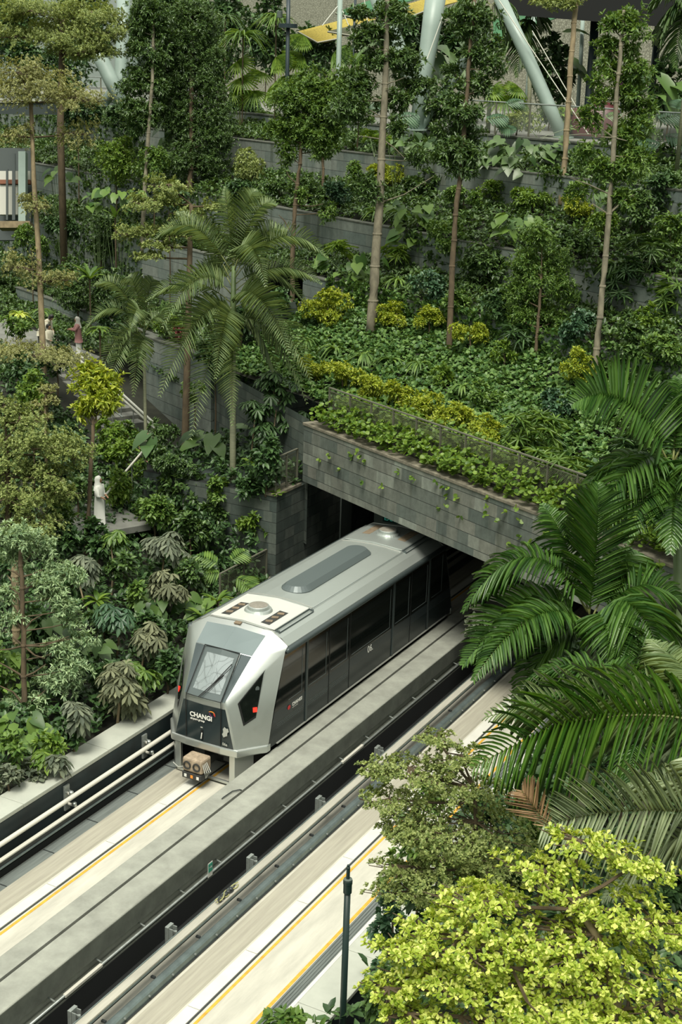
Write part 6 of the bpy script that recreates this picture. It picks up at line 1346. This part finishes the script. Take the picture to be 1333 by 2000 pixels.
column('dark thin post behind the fan palm at the tall pale trunk', [(690, 110), (692, 60), (695, -10)], 5, 5, 66, 'navy_steel', 'steel_pole')
for nm, a, c, D, lab in [('cable', (666, 12), (702, 100), 64, 'pale stay cable right of the slim vertical pole'), ('cable', (660, 12), (630, 50), 64, 'pale stay cable left of the slim vertical pole'), ('cable', (975, 0), (1150, 262), 57, 'long pale stay cable beside the slanting steel column'), ('cable', (1040, 60), (1130, 215), 58, 'second pale stay cable crossing behind the bare brown trunk'), ('cable', (712, 0), (720, 52), 63, 'thin cable left of the tall pale trunk top'), ('cable', (835, 115), (866, 30), 59, 'thin cable across the leaning left steel column')]:
    tag(MB().tube([at(*a, D), at(*c, D)], .022, 6).build('stay_' + nm, 'handrail'), lab, 'cable')
# collar and box on the dark pole
pb = at(563, 50, 66); tag(MB().lathe(tuple(pb - np.array([0, 0, .1])), [(.45, 0), (.45, .18), (.12, .19)], 18).build('pole_ring', 'navy_steel'), 'dark ring clamped round the dark green pole', 'ring')
pb = at(547, 28, 66); tag(MB().obox(pb, (.10, 0, 0), (0, .1, 0), (0, 0, .16)).build('junction_box', 'pole_collar', bevel=.02), 'small grey box left of the dark green pole', 'box')
# glass railing along the top wall
mt, nt, b_ = nodes('rail_glass'); b_.inputs['Base Color'].default_value = (.75, .85, .78, 1); b_.inputs['Roughness'].default_value = .03; b_.inputs['Alpha'].default_value = .05
def glass_railing(label, s0, s1, t, z, n, h=1.25):
    a, c = st(s0, t, z), st(s1, t, z); r = thing('glass_railing', label, 'railing', a)
    for k in range(n): p = a + (c - a) * k / (n - 1); MB().obox(p + np.array([0, 0, h / 2]), HE * .025, HN * .03, (0, 0, h / 2)).build('post', 'bronze_rail', r)
    for k in range(n - 1):
        p = a + (c - a) * (k + .5) / (n - 1); MB().obox(p + np.array([0, 0, h / 2 + .03]), HE * ((s1 - s0) / (n - 1) / 2 - .04), HN * .006, (0, 0, h / 2 - .08)).build('glass_panel', 'rail_glass', r)
    MB().tube([a + np.array([0, 0, h]), c + np.array([0, 0, h])], .03, 8).build('top_rail', 'galvanised', r)
glass_railing('glass railing along the top terrace wall from the middle to the right edge', -20, 8, 15.68, 14.08, 15)
glass_railing('glass railing on the upper floor edge at the top left', -66, -36, 15.68, 14.08, 12)
# black canopy, nets
cn = thing('canopy_roof', 'black canopy roof over the roof garden at the top right', 'canopy', at(1180, 30, 66))
a = [at(1000, 18, 60), at(1400, 45, 56), at(1400, -60, 75), at(990, -60, 80)]
q = MB(); P0 = at(985, 28, 62); P1 = at(1420, 62, 55); back = HN * 16
for z0, z1, nm, mt_ in ((0, .9, 'fascia', 'dark_roof'),):
    c8 = [P0, P1, P1 + back, P0 + back]; i = len(q.v); q.v += [tuple(p) for p in c8] + [tuple(p + np.array([0, 0, 1.4])) for p in c8]
    q.f += [(i, i + 3, i + 2, i + 1), (i + 4, i + 5, i + 6, i + 7)] + [(i + k, i + (k + 1) % 4, i + 4 + (k + 1) % 4, i + 4 + k) for k in range(4)]
q.build('roof_slab', 'dark_roof', cn)
mt, nt, b_ = nodes('net_wall')
tcn = N(nt, 'ShaderNodeTexCoord'); br = N(nt, 'ShaderNodeTexVoronoi', feature='DISTANCE_TO_EDGE'); br.inputs['Scale'].default_value = 7.0; nt.links.new(tcn.outputs['Object'], br.inputs[0])
c = ramp(nt, br.outputs['Distance'], [(.02, (.16, .16, .12)), (.10, (.26, .26, .20)), (.3, (.38, .38, .30))]); nt.links.new(c.outputs[0], b_.inputs['Base Color'])
tw = MB(); tw.wallstrip(st(-75, 38, 0), st(25, 38, 0), 13.9, 32); struct(tw.build('wall_back_netting', 'net_wall'))
plain('net_green', (.035, .13, .055), .8, noise=.5, scale=14, stretch=(1, 1, 6)); plain('net_yellow', (.30, .24, .04), .8, noise=.4, scale=12, stretch=(1, 1, 6)); plain('net_dark', (.06, .065, .035), .8, noise=.4, scale=12, stretch=(1, 1, 6)); plain('net_blue', (.05, .14, .16), .8, noise=.4, scale=10)
def net(label, pts, D, mat, depth_=5.0):
    r = thing('hanging_net', label, 'net', at(*pts[0], D)); m_ = MB(); n = 14
    up = [at(x, y, D) for x, y in pts[:2]]; lo = [at(x, y, D) for x, y in pts[2:]]
    for k in range(n + 1):
        f = k / n; p = up[0] * (1 - f) + up[1] * f; q_ = lo[0] * (1 - f) + lo[1] * f; q_ = q_ - np.array([0, 0, .35 * math.sin(PI * f)])
        m_.v += [tuple(p + HN * depth_), tuple(p * .5 + q_ * .5 + HN * depth_ * .35 - np.array([0, 0, .2])), tuple(q_)]
    for k in range(n):
        for j in range(2): m_.f.append((3 * k + j, 3 * k + 3 + j, 3 * k + 4 + j, 3 * k + 1 + j))
    o = m_.build('net_sheet', mat, r, smooth=True); sd = o.modifiers.new('thickness', 'SOLIDIFY'); sd.thickness = .04
    MB().tube([np.array(lo[0]), np.array(lo[0]) * .5 + np.array(lo[1]) * .5 - np.array([0, 0, .35]), np.array(lo[1])], .05, 6).build('edge_rope', 'bronze_rail', r)
net('green hanging net at the top right of the slim pale pole', [(655, -40), (760, -40), (655, 26), (745, 18)], 68, 'net_green')
net('brown-green hanging net below the green one', [(620, 20), (760, 20), (640, 62), (745, 50)], 70, 'net_dark')
net('yellow hanging net between the thick leaning columns', [(770, -40), (860, -40), (765, 18), (835, 20)], 68, 'net_yellow')
net('yellow net behind the dark green pole', [(590, 10), (660, 0), (582, 62), (660, 76)], 71, 'net_yellow')
net('dark green net behind the leaning left steel column', [(840, 20), (960, 20), (845, 95), (950, 90)], 68, 'net_green')
net('yellow net tip left of the bare brown trunk', [(1030, -20), (1100, -20), (1040, 14), (1095, 20)], 61, 'net_yellow', 2)
net('blue-green net edge on the black canopy', [(1130, -40), (1240, -40), (1135, 4), (1235, -2)], 60, 'net_blue', 2)
# dark red sculpture and purple sign
plain('maroon', (.07, .012, .015), .45)
rp = at(1155, 215, 58); rs = thing('red_seat_shell', 'dark red rounded shell behind the railing at the right slim tree', 'sculpture', (rp[0], rp[1], 14.0))
sh = MB(); rings = []
for k in range(9):
    f = k / 8; z = 14.0 + 1.35 * math.sin(f * PI / 2); w = 1.0 * math.cos(f * PI / 2) ** .6
    for j in range(20):
        t = 2 * PI * j / 20; sh.v.append((rp[0] + 1.5 * w * math.cos(t), rp[1] + .9 * w * math.sin(t), z + (.15 * math.cos(t) if k < 8 else 0)))
for k in range(8):
    for j in range(20): sh.f.append((k * 20 + j, k * 20 + (j + 1) % 20, (k + 1) * 20 + (j + 1) % 20, (k + 1) * 20 + j))
sh.build('shell', 'maroon', rs, smooth=True)
wb = MB(); wb.lathe((rp[0], rp[1], 14.0), [(1.0, 0), (1.0, .1)], 20); wb.build('plinth', 'dark_roof', rs)
plain('purple', (.085, .025, .075), .5); plain('sign_text', (.40, .33, .38), .6)
sp_ = at(1217, 165, 60); sn = thing('notice_sign', 'purple notice sign half hidden behind the right slim tree', 'sign', (sp_[0], sp_[1], 14.0))
MB().obox(sp_, _r2 * .29, HN * .02, (0, 0, .36)).build('panel', 'purple', sn); MB().tube([(sp_[0], sp_[1], 14.0), (sp_[0], sp_[1], sp_[2])], .04, 6).build('post', 'navy_steel', sn)
# building front at the far left
lb0 = TD(30, 380, 7.6)
plain('white_panel', (.50, .50, .44), .6); plain('bldg_dark', (.045, .06, .058), .6); plain('red_strip', (.20, .07, .03), .6)
bp_ = at(25, 390, 68); bd_ = thing('pavilion_front', 'glazed pavilion front with a steel post at the left edge above the path', 'building', at(25, 470, 68))
def bq(x0, y0, x1, y1, D, nm, mat, th=.12):
    p, q, r_ = at(x0, y0, D), at(x1, y0, D), at(x0, y1, D); MB().obox((q + r_) / 2, (q - p) / 2, _fw * th, (r_ - p) / 2).build(nm, mat, bd_)
bq(-40, 290, 62, 470, 69.5, 'back_wall', 'bldg_dark'); bq(0, 335, 60, 352, 68.8, 'white_panel', 'white_panel'); bq(0, 352, 60, 360, 68.7, 'red_strip', 'red_strip'); bq(0, 362, 36, 420, 68.8, 'window_pane', 'white_panel'); bq(38, 298, 52, 450, 67.8, 'steel_post', 'pale_steel', .25)
bq(12, 330, 16, 430, 68.2, 'mullion', 'bldg_dark', .05); bq(24, 300, 30, 430, 68.2, 'mullion', 'bldg_dark', .05); bq(0, 435, 62, 448, 67.5, 'door_step', 'bark_tan', .4)
us = thing('upper_floor_edge', 'pale upper floor edge at the left behind the straw-coloured storey', 'floor edge', at(60, 198, 74)); 
p, q = at(-60, 193, 74), at(128, 196, 74); MB().obox((p + q) / 2 - np.array([0, 0, .05]), (q - p) / 2, HN * 1.2, (0, 0, .1)).build('slab', 'coping_stone', us); MB().obox((p + q) / 2 - np.array([0, 0, .45]), (q - p) / 2, HN * 1.1, (0, 0, .28)).build('beam', 'bldg_dark', us)
# handrails of the stepped path
h1 = thing('stair_handrail', 'long white double handrail running down the stair on the left', 'handrail', at(230, 830, 52))
e0, e1 = at(160, 697, 54.5), at(303, 828, 50.5)
for o_ in (0, 1): MB().tube([e0 + np.array([0, 0, -.16 * o_]) + _r2 * -.05 * o_, e1 + np.array([0, 0, -.16 * o_])], .045, 8).build('rail', 'handrail', h1)
for k in range(6):
    p = e0 + (e1 - e0) * (k + .3) / 6; MB().tube([p, p + np.array([0, 0, -1.0])], .02, 6).build('baluster', 'galvanised', h1)
h2 = thing('stair_handrail', 'short white handrail of the lower stair, above the white-robed person', 'handrail', at(240, 930, 46.5))
f0, f1 = at(290, 868, 47.5), at(185, 992, 44); MB().tube([f0, f1], .035, 8).build('rail', 'handrail', h2)
for k in range(4): p = f0 + (f1 - f0) * (k + .3) / 4; MB().tube([p, p + np.array([0, 0, -.95])], .02, 6).build('baluster', 'galvanised', h2)
h3 = thing('stair_handrail', 'thin lower rail on the far side of the left stair', 'handrail', at(215, 815, 52.5))
g0, g1 = at(130, 735, 55), at(240, 815, 51.5); MB().tube([g0, g1], .03, 8).build('rail', 'galvanised', h3)
for k in range(4): p = g0 + (g1 - g0) * (k + .3) / 4; MB().tube([p, p + np.array([0, 0, -.9])], .02, 6).build('baluster', 'galvanised', h3)
# ================================================================== PEOPLE ON THE PATH
plain('skin_tone', (.30, .17, .10), .6); plain('hair_black', (.012, .010, .009), .5); plain('cloth_cream', (.55, .52, .40), .8); plain('cloth_pink', (.30, .15, .14), .8); plain('scarf_grey', (.42, .41, .37), .8)
plain('cloth_white', (.68, .69, .63), .8); plain('trouser_dark', (.03, .032, .03), .8); plain('phone_black', (.01, .01, .012), .3)
def person(label, head_px, floor_z, h, heading, cloth, legs, headwear, head_mat, bend=0.0, arms=((.30, .22, .02), (.30, .22, .02)), robe=.62, phone=False):
    """stands with its head at a photo point and its feet on the floor; heading is the world angle it faces; arms: hand offsets forward / height / outwards"""
    d = ray(*head_px); k = ((floor_z + h * .95 * math.cos(bend * .6)) - CAM[2]) / d[2]; hp = CAM + d * k
    F = np.array([math.cos(heading), math.sin(heading), 0]); Rr = np.array([F[1], -F[0], 0]); Z = np.array([0, 0, 1.0])
    hip0 = np.array([hp[0], hp[1], 0]) - F * h * .42 * math.sin(bend); foot = np.array([hip0[0], hip0[1], floor_z])
    r = thing('person', label, 'person', foot)
    def T(f, rt, z):                          # torso leans forward about the hips
        zh = .50 * h
        if z > zh: f2, z2 = f * math.cos(bend) + (z - zh) * math.sin(bend), zh + (z - zh) * math.cos(bend) - f * math.sin(bend)
        else: f2, z2 = f, z
        return foot + F * f2 + Rr * rt + Z * z2
    v, e, rad = [], [], []
    def J(p, rd, par=None):
        v.append(tuple(p)); rad.append(rd * h / 1.65)
        if par is not None: e.append((par, len(v) - 1))
        return len(v) - 1
    pel = J(T(0, 0, .50 * h), .105); wa = J(T(0, 0, .60 * h), .095, pel); ch = J(T(0, 0, .73 * h), .115, wa); nk = J(T(.01, 0, .835 * h), .045, ch); hd = J(T(.02, 0, .90 * h), .078, nk); J(T(.015, 0, .965 * h), .07, hd)
    J(T(.095, 0, .91 * h), .018, hd)         # nose
    hands = []
    for sgn, (hf, hz, ho) in zip((-1, 1), arms):
        hip = J(T(0, .085 * sgn, .48 * h), .085, pel); kn = J(T(.02, .09 * sgn, .27 * h), .055, hip); an = J(T(0, .09 * sgn, .05 * h), .037, kn); J(T(.13, .10 * sgn, .02 * h), .034, an)
        sh = T(0, .17 * sgn, .80 * h); s_ = J(sh, .055, ch); hand = T(hf, (.14 + ho) * sgn, (.60 + hz) * h); el = (sh + hand) / 2 - Z * .07 * h - F * .04 + Rr * .04 * sgn
        eb = J(el, .042, s_); wr = J(hand, .028, eb); dr = unit(hand - el); pm = J(hand + dr * .06, .030, wr); hands.append((sh, el, hand, dr))
        for q_ in range(4): J(hand + dr * (.13 + .012 * (1 - abs(q_ - 1.5))) + Rr * (.018 * (q_ - 1.5)) - Z * .02, .0085, pm)
        J(hand + dr * .06 - Rr * sgn * .045 + Z * .01, .010, wr)
    me = bpy.data.meshes.new('body'); off = np.array(r['_at']); me.from_pydata([tuple(np.array(p) - off) for p in v], e, []); me.update()
    o = bpy.data.objects.new('body', me); COL.objects.link(o); sk = o.modifiers.new('skin', 'SKIN'); o.modifiers.new('sub', 'SUBSURF').levels = 1
    for i, rd in enumerate(rad): me.skin_vertices[0].data[i].radius = (rd, rd)
    me.skin_vertices[0].data[0].use_root = True
    dg = bpy.context.evaluated_depsgraph_get(); fin = bpy.data.meshes.new_from_object(o.evaluated_get(dg)); bpy.data.objects.remove(o)
    fin.materials.clear(); fin.materials.append(MAT['skin_tone']); o = bpy.data.objects.new('body', fin); COL.objects.link(o); o.parent = r
    def loft(name, rows, mat, n=16):          # rows: (forward, height, half depth, half width)
        b = MB()
        for f, z, a, w in rows:
            for j in range(n): t = 2 * PI * j / n; b.v.append(tuple(T(f + a * math.cos(t), w * math.sin(t), z * h)))
        for k2 in range(len(rows) - 1):
            for j in range(n): b.f.append((k2 * n + j, k2 * n + (j + 1) % n, (k2 + 1) * n + (j + 1) % n, (k2 + 1) * n + j))
        b.f.append(tuple(range(n))); b.f.append(tuple((len(rows) - 1) * n + j for j in range(n))); return b.build(name, mat, r, smooth=True)
    loft('tunic', [(0, 1 - robe - .02 if robe < .9 else .04, .17, .22), (0, .46, .15, .19), (0, .60, .125, .165), (0, .74, .14, .20), (0, .81, .10, .18), (.01, .845, .06, .07)], cloth)
    if robe < .9: loft('trousers', [(.0, .03, .10, .16), (.0, .28, .12, .17), (0, .5, .14, .18)], legs)
    for (sh, el, hand, dr) in hands: MB().tube([sh + Z * .0, el, hand - dr * .04], [.075 * h / 1.65, .06 * h / 1.65, .05 * h / 1.65], 10).build('sleeve', cloth, r, smooth=True)
    if headwear == 'scarf':
        loft('headscarf', [(-.01, .72, .15, .19), (-.02, .80, .13, .15), (-.035, .87, .095, .095), (-.035, .93, .105, .10), (-.02, .975, .085, .08), (-.01, .998, .03, .03)], head_mat)
    else:
        loft('hair', [(-.035, .87, .075, .085), (-.03, .93, .095, .09), (-.01, .975, .085, .08), (0, .998, .03, .03)], head_mat)
    for sgn in (-1, 1): MB().lathe(tuple(T(.085, .032 * sgn, .918 * h)), [(.010, -.005), (.010, .005)], 8).build('eye', 'hair_black', r)
    if phone: c = (hands[0][2] + hands[1][2]) / 2 + F * .08; MB().obox(c, Rr * .04, F * .02 + Z * .07, F * .008).build('held_phone', 'phone_black', r)
    return r
lf = math.atan2(-_r2[1], -_r2[0])
person('woman in a pale grey headscarf and dusty pink tunic looking at her hands', (150, 622), 5.04, 1.62, lf + .3, 'cloth_pink', 'cloth_white', 'scarf', 'scarf_grey', bend=.08, arms=((.30, .10, -.06), (.30, .10, -.06)), phone=True)
person('man in a cream shirt bending over the child on the path', (100, 616), 5.04, 1.72, lf + PI - .3, 'cloth_cream', 'trouser_dark', 'hair', 'hair_black', bend=.75, arms=((.46, -.10, .0), (.52, -.12, .0)))
person('dark-haired child in front of the man in the cream shirt', (95, 636), 5.04, 1.50, lf + PI - .6, 'cloth_cream', 'trouser_dark', 'hair', 'hair_black', arms=((.22, -.02, .0), (.22, -.02, 0)))
person('person in a long white robe and white headscarf on the lower landing', (193, 934), 2.76, 1.62, lf + PI * .9, 'cloth_white', 'cloth_white', 'scarf', 'cloth_white', robe=.95, arms=((.16, .0, .0), (.16, .0, .0)))
person('person in a pale headscarf behind dark leaves at the stair end', (293, 846), 3.3, 1.6, lf + .2, 'cloth_pink', 'trouser_dark', 'scarf', 'scarf_grey', arms=((.24, .05, .0), (.24, .05, .0)))
